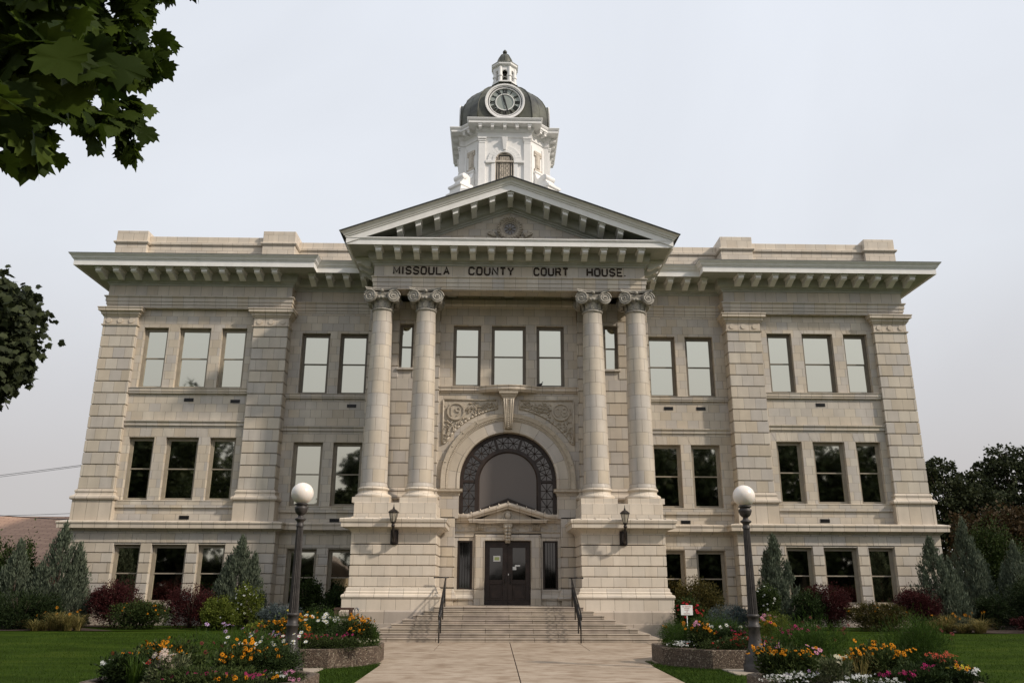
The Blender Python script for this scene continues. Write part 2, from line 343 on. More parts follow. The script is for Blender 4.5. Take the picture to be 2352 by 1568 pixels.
def text(mb, string, x0, x1, z0, h, y, depth, m=0, bold=0.0, xc=None):
    """letters as solid geometry, facing -Y, stretched to x0..x1"""
    cu = bpy.data.curves.new('t', 'FONT'); cu.body = string; cu.size = 1.0; cu.extrude = 0.5; cu.offset = bold; cu.resolution_u = 4
    o = bpy.data.objects.new('t', cu); COL.objects.link(o); bpy.context.view_layer.update()
    me = o.evaluated_get(bpy.context.evaluated_depsgraph_get()).to_mesh()
    co = [v.co.copy() for v in me.vertices]; xs = [c.x for c in co]; ys = [c.y for c in co]
    ax, bx, ay, by = min(xs), max(xs), min(ys), max(ys)
    if x1 is None:
        wd = (bx-ax)/(by-ay)*h; x0 = xc-wd/2; x1 = xc+wd/2
    vs = [(x0+(c.x-ax)/(bx-ax)*(x1-x0), y-depth/2-c.z*depth, z0+(c.y-ay)/(by-ay)*h) for c in co]
    mb.add(vs, [tuple(p.vertices) for p in me.polygons], m)
    o.evaluated_get(bpy.context.evaluated_depsgraph_get()).to_mesh_clear()
    bpy.data.objects.remove(o); bpy.data.curves.remove(cu)

GLY = {'M': [[(0,0),(0,1),(.5,.25),(1,1),(1,0)]], 'I': [[(.5,0),(.5,1)]], 'S': [[(1,.80),(.82,.97),(.5,1),(.18,.97),(0,.80),(.06,.62),(.25,.54),(.75,.46),(.94,.38),(1,.20),(.82,.03),(.5,0),(.18,.03),(0,.20)]],
 'O': [[(.25,0),(.75,0),(.95,.1),(1,.25),(1,.75),(.95,.9),(.75,1),(.25,1),(.05,.9),(0,.75),(0,.25),(.05,.1),(.25,0)]], 'U': [[(0,1),(0,.25),(.06,.1),(.25,0),(.75,0),(.94,.1),(1,.25),(1,1)]], 'L': [[(0,1),(0,0),(1,0)]],
 'A': [[(0,0),(.5,1),(1,0)],[(.2,.33),(.8,.33)]], 'C': [[(1,.76),(.93,.92),(.75,1),(.25,1),(.05,.9),(0,.75),(0,.25),(.05,.1),(.25,0),(.75,0),(.93,.08),(1,.24)]], 'N': [[(0,0),(0,1),(1,0),(1,1)]],
 'T': [[(0,1),(1,1)],[(.5,1),(.5,0)]], 'Y': [[(0,1),(.5,.45),(1,1)],[(.5,.45),(.5,0)]], 'R': [[(0,0),(0,1),(.7,1),(.92,.92),(1,.75),(.92,.57),(.7,.5),(0,.5)],[(.6,.5),(1,0)]],
 'H': [[(0,0),(0,1)],[(1,0),(1,1)],[(0,.5),(1,.5)]], 'E': [[(1,1),(0,1),(0,0),(1,0)],[(0,.5),(.8,.5)]], '.': [[(.0,.0),(.0,.06)]]}
def letters(mb, string, x0, x1, z0, h, y, r):
    wd = {'I': 0.25, '.': 0.3, 'M': 1.15}; ws = [wd.get(ch, 1.0) for ch in string]; gap = 0.55; tot = sum(ws)+gap*(len(ws)-1); u = (x1-x0-2*r)/tot; x = x0+r
    for ch, w_ in zip(string, ws):
        for st in GLY[ch]:
            mb.tube([(x+w_*u*(p if ch != 'I' else .5), y, z0+r+q*(h-2*r)) for p, q in st], r, 6)
        x += (w_+gap)*u
# ================================================================== COURTHOUSE
CH = empty('courthouse', (0, 0, 0), 'cream terracotta courthouse with four ionic columns, pediment and white clock tower', 'courthouse')

def courses(mb, x0, x1, yf, yb, z0, z1, n, gap=0.035, rec=0.035, holes=(), m=0):
    """rusticated band: n proud courses in front of a recessed core"""
    h = (z1-z0)/n
    for i in range(n):
        a, b = z0+i*h, z0+(i+1)*h
        iv = [(x0, x1)]
        for hx0, hx1, hz0, hz1 in holes:
            if hz0 < b-0.02 and hz1 > a+0.02:
                nv = []
                for p, q in iv:
                    if hx1 <= p or hx0 >= q: nv.append((p, q)); continue
                    if hx0 > p: nv.append((p, hx0))
                    if hx1 < q: nv.append((hx1, q))
                iv = nv
        for p, q in iv:
            mb.box(p, q, yf, yb, a+gap, b, m)
            mb.box(p+rec, q-rec, yf+rec, yb, a, a+gap, m)
def grid(mb, x0, x1, z0, z1, y, holes, depth=0.3, m=0):
    """flat wall face with rectangular openings and their reveals"""
    xs = sorted({x0, x1, *[h[0] for h in holes], *[h[1] for h in holes]}); zs = sorted({z0, z1, *[h[2] for h in holes], *[h[3] for h in holes]})
    xs = [x for x in xs if x0-1e-6 <= x <= x1+1e-6]; zs = [z for z in zs if z0-1e-6 <= z <= z1+1e-6]
    for i in range(len(xs)-1):
        for j in range(len(zs)-1):
            cx, cz = (xs[i]+xs[i+1])/2, (zs[j]+zs[j+1])/2
            if any(h[0] < cx < h[1] and h[2] < cz < h[3] for h in holes): continue
            mb.add([(xs[i], y, zs[j]), (xs[i+1], y, zs[j]), (xs[i+1], y, zs[j+1]), (xs[i], y, zs[j+1])], [(0, 1, 2, 3)], m)
    for a, b, c, d in holes:
        mb.add([(a,y,c),(b,y,c),(b,y,d),(a,y,d),(a,y+depth,c),(b,y+depth,c),(b,y+depth,d),(a,y+depth,d)],
               [(0,4,5,1),(1,5,6,2),(2,6,7,3),(3,7,4,0)], m)
def flatarch(mb, xa, xb, z0, z1, y, n=5):
    """splayed stones of a flat arch, a hair proud of the wall"""
    w = xb-xa; sp = 0.34*(z1-z0)+0.06
    for i in range(n):
        b0, b1 = xa+w*i/n, xa+w*(i+1)/n
        t0, t1 = xa-sp+(w+2*sp)*i/n, xa-sp+(w+2*sp)*(i+1)/n
        g = 0.009; z0_, z1_ = z0+0.004, z1-0.008
        mb.hexa([(b0+g, y-0.006, z0_), (b1-g, y-0.006, z0_), (b1-g, y+0.02, z0_), (b0+g, y+0.02, z0_),
                 (t0+g, y-0.006, z1_), (t1-g, y-0.006, z1_), (t1-g, y+0.02, z1_), (t0+g, y+0.02, z1_)])
def window(x0, x1, z0, z1, y, fm=None, parent=CH, gm=None, fw_=0.10, rail=True, up=0.5):
    """double-hung sash window: frame with meeting rail, panes as sub-part"""
    fm = fm or FRAME; gm = gm or GLASS
    x0, x1 = sorted((x0, x1)); f = MB(); e = 0.003
    xa, xb, za, zb = x0+e, x1-e, z0+e, z1-e
    f.box(xa, xa+fw_, y, y+0.12, za, zb); f.box(xb-fw_, xb, y, y+0.12, za, zb)
    f.box(xa+fw_, xb-fw_, y, y+0.12, zb-fw_*1.35, zb); f.box(xa+fw_, xb-fw_, y, y+0.12, za, za+fw_)
    i = fw_+0.002; zm = za+(zb-za)*up
    f.box(xa+i, xa+i+0.035, y+0.03, y+0.10, za+fw_, zb-fw_*1.35); f.box(xb-i-0.035, xb-i, y+0.03, y+0.10, za+fw_, zb-fw_*1.35)
    if rail: f.box(xa+i+0.035, xb-i-0.035, y+0.03, y+0.10, zm-0.025, zm+0.025)
    o = f.build('window', fm, parent)
    g = MB(); yy = y+0.085
    if rail:
        for a, b, d in ((za+fw_, zm-0.02, 0), (zm+0.02, zb-fw_*1.3, -0.025)):
            t1, t2 = random.uniform(-.006, .006), random.uniform(-.006, .006); g.add([(xa+i+0.02, yy+d+t1+t2, a), (xb-i-0.02, yy+d-t1+t2, a), (xb-i-0.02, yy+d-t1-t2, b), (xa+i+0.02, yy+d+t1-t2, b)], [(0, 1, 2, 3)])
    else:
        g.add([(xa+i, yy, za+fw_), (xb-i, yy, za+fw_), (xb-i, yy, zb-fw_*1.3), (xa+i, yy, zb-fw_*1.3)], [(0, 1, 2, 3)])
    g.build('pane', gm, o)
    return o
def vent(x, z, y):
    v = MB(); v.box(x-0.21, x+0.21, y-0.02, y+0.03, z-0.075, z+0.075)
    for k in range(3): v.box(x-0.19, x+0.19, y-0.03, y-0.018, z-0.055+k*0.04, z-0.045+k*0.04)
    v.build('vent', BLACK, CH)

# ---- the body behind the facades and the roof
b = MB()
b.box(-18.5, 18.5, 1.05, 22, 0, 16.2); b.box(-6.2, 6.2, -0.30, 1.05, 6.0, 14.6) if False else None
b.build('building_core', TC, CH, uv=(0.5, 0.41, 0))
b = MB(); b.box(-19, 19, 0.3, 22.6, 16.2, 16.36); b.build('flat_roof', ROOF, CH)

TOPW = [(16.83, 15.71), (15.2, 13.75), (13.26, 12.1)]
GRW = [(16.72, 15.58), (15.12, 13.63), (13.16, 12.01)]
RW = [(9.65, 8.33), (7.86, 6.55)]
def mir(s, a, b): return tuple(sorted((s*a, s*b)))
for s in (-1, 1):
    # ---- end pavilion, upper wall between the pilasters
    holes = [(*mir(s, a, b_), 10.41, 13.25) for a, b_ in TOPW]+[(*mir(s, a, b_), 5.40, 8.15) for a, b_ in TOPW]
    w_ = MB(); grid(w_, *mir(s, 11.7, 17.15), 4.4, 14.2, 0.22, holes, depth=0.34)
    for a, b_ in TOPW:
        flatarch(w_, *mir(s, a, b_), 13.25, 13.80, 0.22); flatarch(w_, *mir(s, a, b_), 8.15, 8.67, 0.22)
    x = mir(s, 11.78, 17.1)
    w_.sweep([(x[0], 0.22), (x[1], 0.22)], [(-0.01, 10.13), (0.10, 10.13), (0.10, 10.2), (0.13, 10.22), (0.13, 10.34), (0.16, 10.36), (0.16, 10.385), (-0.01, 10.405)])
    w_.sweep([(x[0], 0.22), (x[1], 0.22)], [(-0.01, 8.67), (0.07, 8.67), (0.07, 8.78), (0.13, 8.85), (0.13, 8.89), (-0.01, 8.93)])
    w_.sweep([(x[0], 0.22), (x[1], 0.22)], [(-0.01, 5.07), (0.09, 5.07), (0.09, 5.32), (0.11, 5.36), (-0.01, 5.39)])
    w_.build('pavilion_wall', TC, CH, uv=(0.5, 0.375, 8.93), u0=0.13)
    for a, b_ in TOPW:
        window(*mir(s, a, b_), 10.41, 13.25, 0.22+0.2, FRAMEL if s < 0 else FRAME); window(*mir(s, a, b_), 5.40, 8.15, 0.42, FRAMEL)
    # ---- pilasters with base and capital
    for xa, xb in ((17.11, 18.65), (10.17, 11.77)):
        p = MB(); x = mir(s, xa, xb); yb = 0.66 if xa < 12 else 3.0
        courses(p, *x, 0.0, yb, 5.81, 13.30, 14)
        p.box(x[0]+0.01, x[1]-0.01, 0.01, yb, 13.3, 13.68)
        po = p.build('pilaster', TC, CH, uv=(0.52, (13.30-5.81)/14, 5.81), bevel=0.014, u0=0.2*s)
        c = MB(); pth = [(x[0], yb), (x[0], 0.0), (x[1], 0.0), (x[1], yb)]
        c.sweep(pth, [(-0.02, 13.27), (0.05, 13.27), (0.06, 13.33), (0.0, 13.34), (0.0, 13.68), (0.03, 13.70), (0.06, 13.76), (0.11, 13.80), (0.11, 13.86), (0.16, 13.92), (0.22, 13.94), (0.22, 14.04), (0.25, 14.07), (0.25, 14.11), (-0.02, 14.13)])
        for k in range(3):
            cx = x[0]+(x[1]-x[0])*(k+0.5)/3
            c.add([(cx+0.12*math.cos(t*math.pi/8), -0.035 if r else 0.02, 13.505+0.12*math.sin(t*math.pi/8)) for r in (1, 0) for t in range(16)],
                  [tuple(range(16))]+[(i, (i+1) % 16, 16+(i+1) % 16, 16+i) for i in range(16)])
        c.build('capital', TCT, po, uv=(0.52, 2.0, 13.1), u0=0.2*s)
        c = MB()
        c.sweep(pth, [(-0.02, 5.84), (0.02, 5.84), (0.03, 5.80), (0.07, 5.78), (0.08, 5.72), (0.05, 5.69), (0.06, 5.60), (0.12, 5.55), (0.18, 5.52), (0.20, 5.45), (0.18, 5.38), (0.10, 5.36), (-0.02, 5.36)][::-1])
        c.sweep(pth, [(-0.02, 4.40), (0.10, 4.40), (0.10, 5.37), (-0.02, 5.37)])
        c.build('pilaster_base', TCT, po, uv=(0.52, 0.97, 4.4), u0=0.1*s)
    # ---- recessed wall between pavilion and portico
    holes = [(*mir(s, a, b_), 10.29, 13.18) for a, b_ in RW]+[(*mir(s, a, b_), 5.22, 8.04) for a, b_ in RW]
    w_ = MB(); grid(w_, *mir(s, 6.0, 10.2), 4.3, 14.128, 0.65, holes, depth=0.34)
    for a, b_ in RW:
        flatarch(w_, *mir(s, a, b_), 13.18, 13.72, 0.65); flatarch(w_, *mir(s, a, b_), 8.04, 8.55, 0.65)
    x = mir(s, 6.3, 10.17)
    w_.sweep([(x[0], 0.65), (x[1], 0.65)], [(-0.01, 10.04), (0.10, 10.04), (0.10, 10.1), (0.13, 10.12), (0.13, 10.22), (0.16, 10.24), (0.16, 10.26), (-0.01, 10.28)])
    w_.sweep([(x[0], 0.65), (x[1], 0.65)], [(-0.01, 8.55), (0.07, 8.55), (0.07, 8.66), (0.13, 8.72), (0.13, 8.76), (-0.01, 8.79)])
    w_.sweep([(x[0], 0.65), (x[1], 0.65)], [(-0.01, 4.93), (0.09, 4.93), (0.09, 5.15), (0.11, 5.19), (-0.01, 5.215)])
    w_.build('recessed_wall', TC, CH, uv=(0.5, 0.375, 8.79))
    for a, b_ in RW:
        window(*mir(s, a, b_), 10.29, 13.18, 0.85); window(*mir(s, a, b_), 5.22, 8.04, 0.85, FRAMEL)
    # ---- rusticated ground storey
    g = MB(); holes = [(*mir(s, a, b_), 1.15, 3.51) for a, b_ in GRW]
    courses(g, *mir(s, 9.93, 18.8), -0.1, 0.2, 1.08, 3.56, 6, holes=holes)
    grid(g, *mir(s, 9.96, 18.77), 1.0, 3.6, -0.066, [(h[0]-0.004, h[1]+0.004, h[2], 3.51) for h in holes], depth=0.33)
    g.box(*mir(s, 9.93, 18.8), -0.1, 0.2, 3.585, 4.15)
    g.box(*mir(s, 18.45, 18.8), 0.2, 3.0, 1.0, 4.15); g.box(*mir(s, 9.93, 10.3), 0.2, 0.6, 1.0, 4.15)
    for a, b_ in GRW: flatarch(g, *mir(s, a, b_), 3.58, 4.06, -0.1)
    rh = [(*mir(s, a-0.1, b_-0.07), 1.0, 3.38) for a, b_ in RW]
    courses(g, *mir(s, 6.1, 9.93), 0.55, 0.8, 1.08, 3.40, 6, holes=rh)
    grid(g, *mir(s, 6.1, 9.93), 0.9, 3.45, 0.586, [(h[0]-0.004, h[1]+0.004, h[2], h[3]) for h in rh], depth=0.33)
    g.box(*mir(s, 6.1, 9.93), 0.55, 0.8, 3.43, 4.15)
    for a, b_ in RW: flatarch(g, *mir(s, a-0.1, b_-0.07), 3.42, 3.95, 0.55)
    g.build('ground_storey_wall', TC, CH, uv=(0.6, 0.413, 1.08), bevel=0.012, u0=0.07)
    for a, b_ in GRW: window(*mir(s, a, b_), 1.15, 3.51, 0.13, FRAMEL)
    for a, b_ in RW: window(*mir(s, a-0.1, b_-0.07), 1.0, 3.38, 0.78, FRAMEL)
    g = MB(); g.sweep([(s*18.8, 2.5), (s*18.8, -0.1), (s*9.93, -0.1), (s*9.93, 0.55), (s*6.1, 0.55)][::(1 if s < 0 else -1)],
                      [(-0.1, -0.3), (0.1, -0.3), (0.1, 0.98), (0.06, 1.02), (-0.1, 1.06)])
    g.build('granite_plinth', GRAN, CH, uv=(1.3, 0.5, 0.02))
    # ---- belt course above the ground storey
    g = MB(); g.sweep([(s*18.8, 2.5), (s*18.8, -0.1), (s*9.93, -0.1), (s*9.93, 0.55), (s*6.1, 0.55)][::(1 if s < 0 else -1)],
                      [(-0.2, 4.05), (0.03, 4.05), (0.08, 4.11), (0.14, 4.15), (0.30, 4.17), (0.30, 4.34), (0.33, 4.36), (0.34, 4.42), (0.30, 4.45), (0.05, 4.50), (-0.2, 4.51)])
    g.build('belt_course', TCT, CH, uv=(0.5, 2.0, 3.3))
    for vx, vz, vy in (((14.0, 4.66, 0.22), (12.32, 9.8, 0.22), (14.4, 9.85, 0.22)) if s < 0 else ((13.95, 4.66, 0.22), (14.3, 9.85, 0.22))): vent(s*vx, vz, vy)
    for vx, vz in (((7.15, 9.72), (7.6, 4.60), (6.55, 4.60)) if s < 0 else ((8.9, 9.72), (7.4, 9.72), (7.9, 4.60), (6.42, 4.60))): vent(s*vx, vz, 0.65)
    # ---- entablature and cornice of the wings
    pth = [(s*18.6, 20.0), (s*18.6, 0.0), (s*10.12, 0.0), (s*10.12, 0.65), (s*5.7, 0.65)][::(1 if s < 0 else -1)]
    e1 = MB(); e1.sweep(pth, [(-0.6, 14.13), (0.0, 14.13), (0.0, 14.28), (0.035, 14.285), (0.035, 14.43), (0.07, 14.435), (0.07, 14.60), (0.10, 14.62), (0.13, 14.66), (0.13, 14.70), (0.0, 14.73), (0.0, 15.3), (-0.6, 15.3)])
    e1.build('entablature', TC, CH, uv=(0.5, 0.57, 14.73), u0=0.1)
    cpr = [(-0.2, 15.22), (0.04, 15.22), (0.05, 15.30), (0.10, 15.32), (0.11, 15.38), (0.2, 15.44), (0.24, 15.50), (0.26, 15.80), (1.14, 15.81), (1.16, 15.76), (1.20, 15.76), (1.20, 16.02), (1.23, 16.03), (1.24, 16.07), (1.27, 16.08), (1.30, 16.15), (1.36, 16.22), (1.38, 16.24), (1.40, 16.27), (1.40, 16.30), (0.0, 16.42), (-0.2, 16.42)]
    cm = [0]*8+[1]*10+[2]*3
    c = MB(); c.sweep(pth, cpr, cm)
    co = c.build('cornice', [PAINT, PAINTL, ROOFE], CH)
    def modillion(x, y, parent, rz=0.0, z=15.80, dz=0.0, name='modillion'):
        q = MB()
        q.box(-0.17, 0.17, -1.05, -0.26, -0.10, -0.003)
        pr = [(-1.00, -0.102), (-0.26, -0.102), (-0.26, -0.40), (-0.36, -0.43), (-0.50, -0.38), (-0.78, -0.27), (-0.93, -0.28), (-1.00, -0.22)]
        n = len(pr); q.add([(-0.125, a, b2) for a, b2 in pr]+[(0.125, a, b2) for a, b2 in pr], [tuple(range(n)), tuple(range(2*n-1, n-1, -1))]+[(i, n+i, n+(i+1) % n, (i+1) % n) for i in range(n)])
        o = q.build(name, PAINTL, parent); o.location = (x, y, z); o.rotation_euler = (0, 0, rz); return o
    mod0 = modillion(s*10.75, 0.0, co)
    for k in range(1, 11):
        d = mod0.copy(); COL.objects.link(d); d.location.x = s*(10.75+k*0.80)
    for k in range(4):
        d = mod0.copy(); COL.objects.link(d); d.location = (s*(9.15-k*0.80+(0.05)), 0.65, 15.80)
    # ---- parapet above
    p = MB()
    for xa, xb, y0, y1, zt in ((17.21, 18.68, 0.1, 1.5, 18.05), (10.21, 11.75, 0.1, 1.5, 18.1)):
        x = mir(s, xa, xb); p.box(*x, y0, y1, 16.3, zt)
        p.sweep([(x[0], y1), (x[0], y0), (x[1], y0), (x[1], y1)], [(-0.02, 17.36), (0.05, 17.38), (0.09, 17.44), (0.09, 17.50), (-0.02, 17.53)])
    x = mir(s, 11.75, 17.21); p.box(*x, 0.35, 0.8, 16.3, 17.87); p.sweep([(x[0], 0.35), (x[1], 0.35)], [(-0.02, 17.38), (0.05, 17.40), (0.08, 17.45), (0.08, 17.56), (-0.02, 17.60)])
    p.box(*mir(s, 18.3, 18.68), 1.5, 20, 16.3, 17.87)
    x = mir(s, 3.0, 10.21); p.box(*x, 0.95, 1.35, 16.3, 17.9); p.sweep([(x[0], 0.95), (x[1], 0.95)], [(-0.02, 17.42), (0.05, 17.44), (0.08, 17.48), (0.08, 17.60), (-0.02, 17.64)])
    p.build('parapet', TCL, CH, uv=(0.49, 0.37, 17.53), bevel=0.012)
    # ---- portico side block behind the columns (rusticated, narrow window)
    p = MB(); hole = (*mir(s, 4.27, 4.90), 11.1, 13.16)
    courses(p, *mir(s, 3.07, 6.28), -1.05, -0.3, 5.81, 13.30, 14, holes=[hole])
    grid(p, *mir(s, 3.1, 6.25), 4.3, 14.2, -1.014, [(hole[0]-0.004, hole[1]+0.004, hole[2], hole[3])], depth=0.3)
    p.box(*mir(s, 3.1, 6.25), -1.04, -0.3, 13.33, 14.2); p.box(*mir(s, 3.1, 6.28), -1.05, 0.66, 1.0, 5.35)
    x = mir(s, 6.0, 6.28); courses(p, *x, -0.3, 0.66, 5.81, 13.30, 14); p.box(*x, -0.3, 0.66, 13.33, 14.2)
    p.box(hole[0]-0.08, hole[1]+0.08, -1.13, -1.0, 11.0, 11.1)
    for k in range(4):
        cx = s*(3.5+k*0.8)
        p.add([(cx+0.12*math.cos(t*math.pi/8), -1.075 if r else -1.0, 13.55+0.12*math.sin(t*math.pi/8)) for r in (1, 0) for t in range(16)],
              [tuple(range(16))]+[(i, (i+1) % 16, 16+(i+1) % 16, 16+i) for i in range(16)])
    p.build('portico_side_block', TC, CH, uv=(0.52, (13.30-5.81)/14, 5.81), bevel=0.012)
    c = MB(); x = mir(s, 3.07, 6.28)
    c.sweep([(x[0], 0.6 if s < 0 else -0.9), (x[0], -1.05), (x[1], -1.05), (x[1], 0.6 if s > 0 else -0.9)], [(-0.02, 5.84), (0.02, 5.84), (0.07, 5.78), (0.08, 5.72), (0.05, 5.69), (0.06, 5.60), (0.14, 5.52), (0.18, 5.45), (0.16, 5.38), (-0.02, 5.34)][::-1])
    c.build('wall_base_moulding', TCT, CH, uv=(0.52, 1.0, 5.0))
    window(*hole[:2], 11.1, 13.16, -0.82, FRAME, fw_=0.07)
    # ---- pedestal block under each pair of columns
    xo, xi = 6.15, 2.82; x = mir(s, xi, xo)
    p = MB(); courses(p, *x, -3.3, -1.0, 1.80, 3.40, 4); p.box(*x, -3.3, -1.0, 3.43, 4.0)
    ux = mir(s, 2.87, 6.13); p.box(*ux, -3.18, -1.0, 4.35, 5.02)
    po = p.build('column_pedestal', TCL, CH, uv=(0.49, 0.40, 1.80), bevel=0.014, u0=0.1*s)
    pth = [(x[0], -1.0), (x[0], -3.3), (x[1], -3.3), (x[1], -1.0)]
    c = MB(); c.sweep(pth, [(-0.05, 3.85), (0.0, 3.86), (0.05, 3.93), (0.12, 3.99), (0.24, 4.02), (0.24, 4.04), (0.36, 4.05), (0.36, 4.22), (0.40, 4.24), (0.42, 4.34), (0.40, 4.37), (0.05, 4.43), (-0.05, 4.43)])
    for k in range(7):
        jx = x[0]+0.02+(x[1]-x[0]-0.04)*k/6
        c.tube([(jx, -3.7, 4.385), (jx, -3.25, 4.45)], 0.022, 6)
    c.build('pedestal_cornice', TCL, po, uv=(0.556, 2.0, 3.3))
    c = MB(); c.sweep(pth, [(-0.02, 1.38), (0.15, 1.38), (0.21, 1.40), (0.235, 1.47), (0.21, 1.54), (0.12, 1.58), (0.11, 1.60), (0.13, 1.62), (0.07, 1.68), (0.07, 1.72), (0.06, 1.78), (0.0, 1.82), (-0.02, 1.82)])
    c.sweep(pth, [(-0.02, 0.97), (0.19, 0.97), (0.19, 1.39), (-0.02, 1.39)])
    c.build('pedestal_base', TCL, po, uv=(0.556, 0.45, 0.97), u0=0.12)
    c = MB(); c.sweep([(x[0], -0.5), (x[0], -3.3), (x[1], -3.3), (x[1], -0.5)], [(-0.3, -0.3), (0.27, -0.3), (0.27, 0.5), (0.25, 0.51), (0.25, 0.92), (0.20, 0.98), (-0.3, 0.99)])
    c.build('granite_footing', GRAN, po, uv=(1.45, 0.5, 0.0), u0=0.35)
    for cx in (s*5.50, s*3.62):
        c = MB()
        c.box(cx-0.735, cx+0.735, -3.10, -1.63, 5.022, 5.24)
        c.lathe(cx, -2.37, [(0.70, 5.24), (0.735, 5.30), (0.72, 5.37), (0.63, 5.42), (0.59, 5.44), (0.565, 5.50), (0.575, 5.56), (0.62, 5.58), (0.63, 5.63), (0.60, 5.67), (0.55, 5.69), (0.548, 5.72)], 40)
        cb = MB.build
        shaft = MB(); zz = [5.70, 6.2, 8, 10, 11.6, 13.0, 13.24]; rr = [0.542, 0.535, 0.512, 0.475, 0.44, 0.407, 0.42]
        shaft.lathe(cx, -2.37, [(0.56, 5.70), (0.556, 5.76), (0.536, 5.82)]+[(0.535-0.125*((z-5.9)/7.3)**1.35, z) for z in [5.9+7.3*k/14 for k in range(15)]]+[(0.425, 13.24)], 40, ubw=(6.0, 0.527, 5.86))
        so_ = shaft.build('column', TC, CH)
        c.build('column_base', TCL, so_, uv=(0.37, 3.0, 4.9), u0=0.1)
        # capital: necking, leaves, egg and dart, corner volutes, concave abacus
        k_ = MB(); X, Y = cx, -2.37
        k_.lathe(X, Y, [(0.41, 13.2), (0.46, 13.23), (0.475, 13.27), (0.45, 13.30), (0.42, 13.31), (0.42, 13.60), (0.46, 13.66), (0.52, 13.70), (0.54, 13.76), (0.50, 13.83), (0.44, 13.9), (0.44, 14.05)], 32)
        for t in range(10):
            a = 2*math.pi*t/10+math.pi/10; ca, sa = math.cos(a), math.sin(a); tx, ty = -sa, ca
            pts = []
            for hh, wd, of in ((13.32, 0.085, 0.43), (13.44, 0.11, 0.45), (13.54, 0.10, 0.475), (13.61, 0.05, 0.52)):
                pts += [(X+ca*of-tx*wd, Y+sa*of-ty*wd, hh), (X+ca*(of+0.02), Y+sa*(of+0.02), hh+0.01), (X+ca*of+tx*wd, Y+sa*of+ty*wd, hh)]
            k_.add(pts, [(3*i+j, 3*i+j+1, 3*i+j+4, 3*i+j+3) for i in range(3) for j in range(2)])
        for t in range(24):
            a = 2*math.pi*t/24; k_.ball((X+0.53*math.cos(a), Y+0.53*math.sin(a), 13.75), 0.052, 8, sq=(1, 1, 1.2))
        for side in range(4):
            Mx = Matrix.Rotation(side*math.pi/2, 3, 'Z')
            for h in (-1, 1):
                tw = Matrix.Rotation(h*R(12), 3, 'Z'); ctr = Vector((h*0.50, -0.52, 13.81)) if side % 2 == 0 else Vector((h*0.30, -0.58, 13.79))
                def P_(u, d, v): return tuple(Vector((X, Y, 0))+Mx @ (Vector((ctr.x, ctr.y, 0))+tw @ Vector((u, d, 0)))+Vector((0, 0, ctr.z+v)))
                n = 22; R0 = 0.27 if side % 2 == 0 else 0.24
                ring = [(R0*math.cos(2*math.pi*i/n), R0*1.02*math.sin(2*math.pi*i/n)) for i in range(n)]
                k_.add([P_(a, -0.05, b2) for a, b2 in ring]+[P_(a, 0.10, b2) for a, b2 in ring], [tuple(range(n)), tuple(range(2*n-1, n-1, -1))]+[(i, (i+1) % n, n+(i+1) % n, n+i) for i in range(n)])
                sp = []
                for i in range(64):
                    tt = i/63; a = h*(-math.pi*0.5)+h*tt*math.pi*5.0; rr_ = (R0-0.012)*(1-tt)**0.9+0.012; sp.append((rr_*math.cos(a+math.pi/2 if h > 0 else a+math.pi/2), rr_*math.sin(a+math.pi/2)))
                k_.tube([P_(a, -0.055, b2) for a, b2 in sp], [0.034*(1-i/110) for i in range(64)], 5)
                k_.ball(P_(0, -0.06, 0), 0.04, 8)
            # bands linking the two volutes, sagging in the middle
            for q_ in range(4):
                k_.tube([tuple(Vector((X, Y, 0))+Mx @ Vector((t_*0.5, -0.47-0.05*t_*t_, 0))+Vector((0, 0, 14.045-q_*0.045-0.10*(1-t_*t_)))) for t_ in [-1+i/5 for i in range(11)]], 0.024, 6)
            k_.ball(tuple(Vector((X, Y, 0))+Mx @ Vector((0, -0.52, 0))+Vector((0, 0, 14.05))), 0.075, 10)
        ab = []
        for side in range(4):
            Mx = Matrix.Rotation(side*math.pi/2, 3, 'Z')
            for t_ in (-1, -0.93, -0.6, -0.3, 0, 0.3, 0.6, 0.93):
                dep = 0.49+0.17*t_*t_ if abs(t_) < 1 else 0.66
                v = Mx @ Vector((t_*0.68, -dep, 0)); ab.append((X+v.x, Y+v.y))
        k_.prismz(ab, 14.07, 14.12); k_.prismz([(X+(a-X)*1.04, Y+(b2-Y)*1.04) for a, b2 in ab], 14.122, 14.168)
        k_.build('capital', CAPM, so_)

# ---- portico entablature, ceiling and cornice
pth = [(-5.91, 0.66), (-5.91, -2.75), (5.91, -2.75), (5.91, 0.66)]
e1 = MB()
e1.sweep(pth, [(-0.8, 14.172), (0.0, 14.172), (0.0, 14.29), (0.03, 14.295), (0.03, 14.475), (0.06, 14.48), (0.06, 14.66), (0.09, 14.68), (0.12, 14.71), (0.12, 14.74), (0.0, 14.76), (0.0, 15.32), (-0.8, 15.32)])
ent = e1.build('entablature', TC, CH, uv=(0.5, 0.56, 14.76), u0=0.25)
b = MB(); b.box(-5.2, 5.2, -2.0, 0.7, 14.6, 14.8)
for xx in (-2.6, 0, 2.6): b.box(xx-0.2, xx+0.2, -2.0, -0.9, 14.45, 14.6)
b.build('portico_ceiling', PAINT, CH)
l = MB()
for wd, a, b_ in (('MISSOULA', -5.10, -2.62), ('COUNTY', -1.82, 0.19), ('COURT', 1.03, 2.58), ('HOUSE.', 3.36, 5.15)):
    letters(l, wd, a, b_, 14.84, 0.40, -2.765, 0.040)
l.build('inscription', LETTER, ent)
cpr2 = [(-0.4, 15.26), (0.04, 15.26), (0.05, 15.34), (0.10, 15.36), (0.11, 15.42), (0.2, 15.48), (0.24, 15.54), (0.26, 15.84), (1.0, 15.85), (1.02, 15.80), (1.06, 15.80), (1.06, 16.02), (1.09, 16.03), (1.10, 16.07), (1.12, 16.08), (1.12, 16.12), (0.0, 16.16), (-0.4, 16.16)]
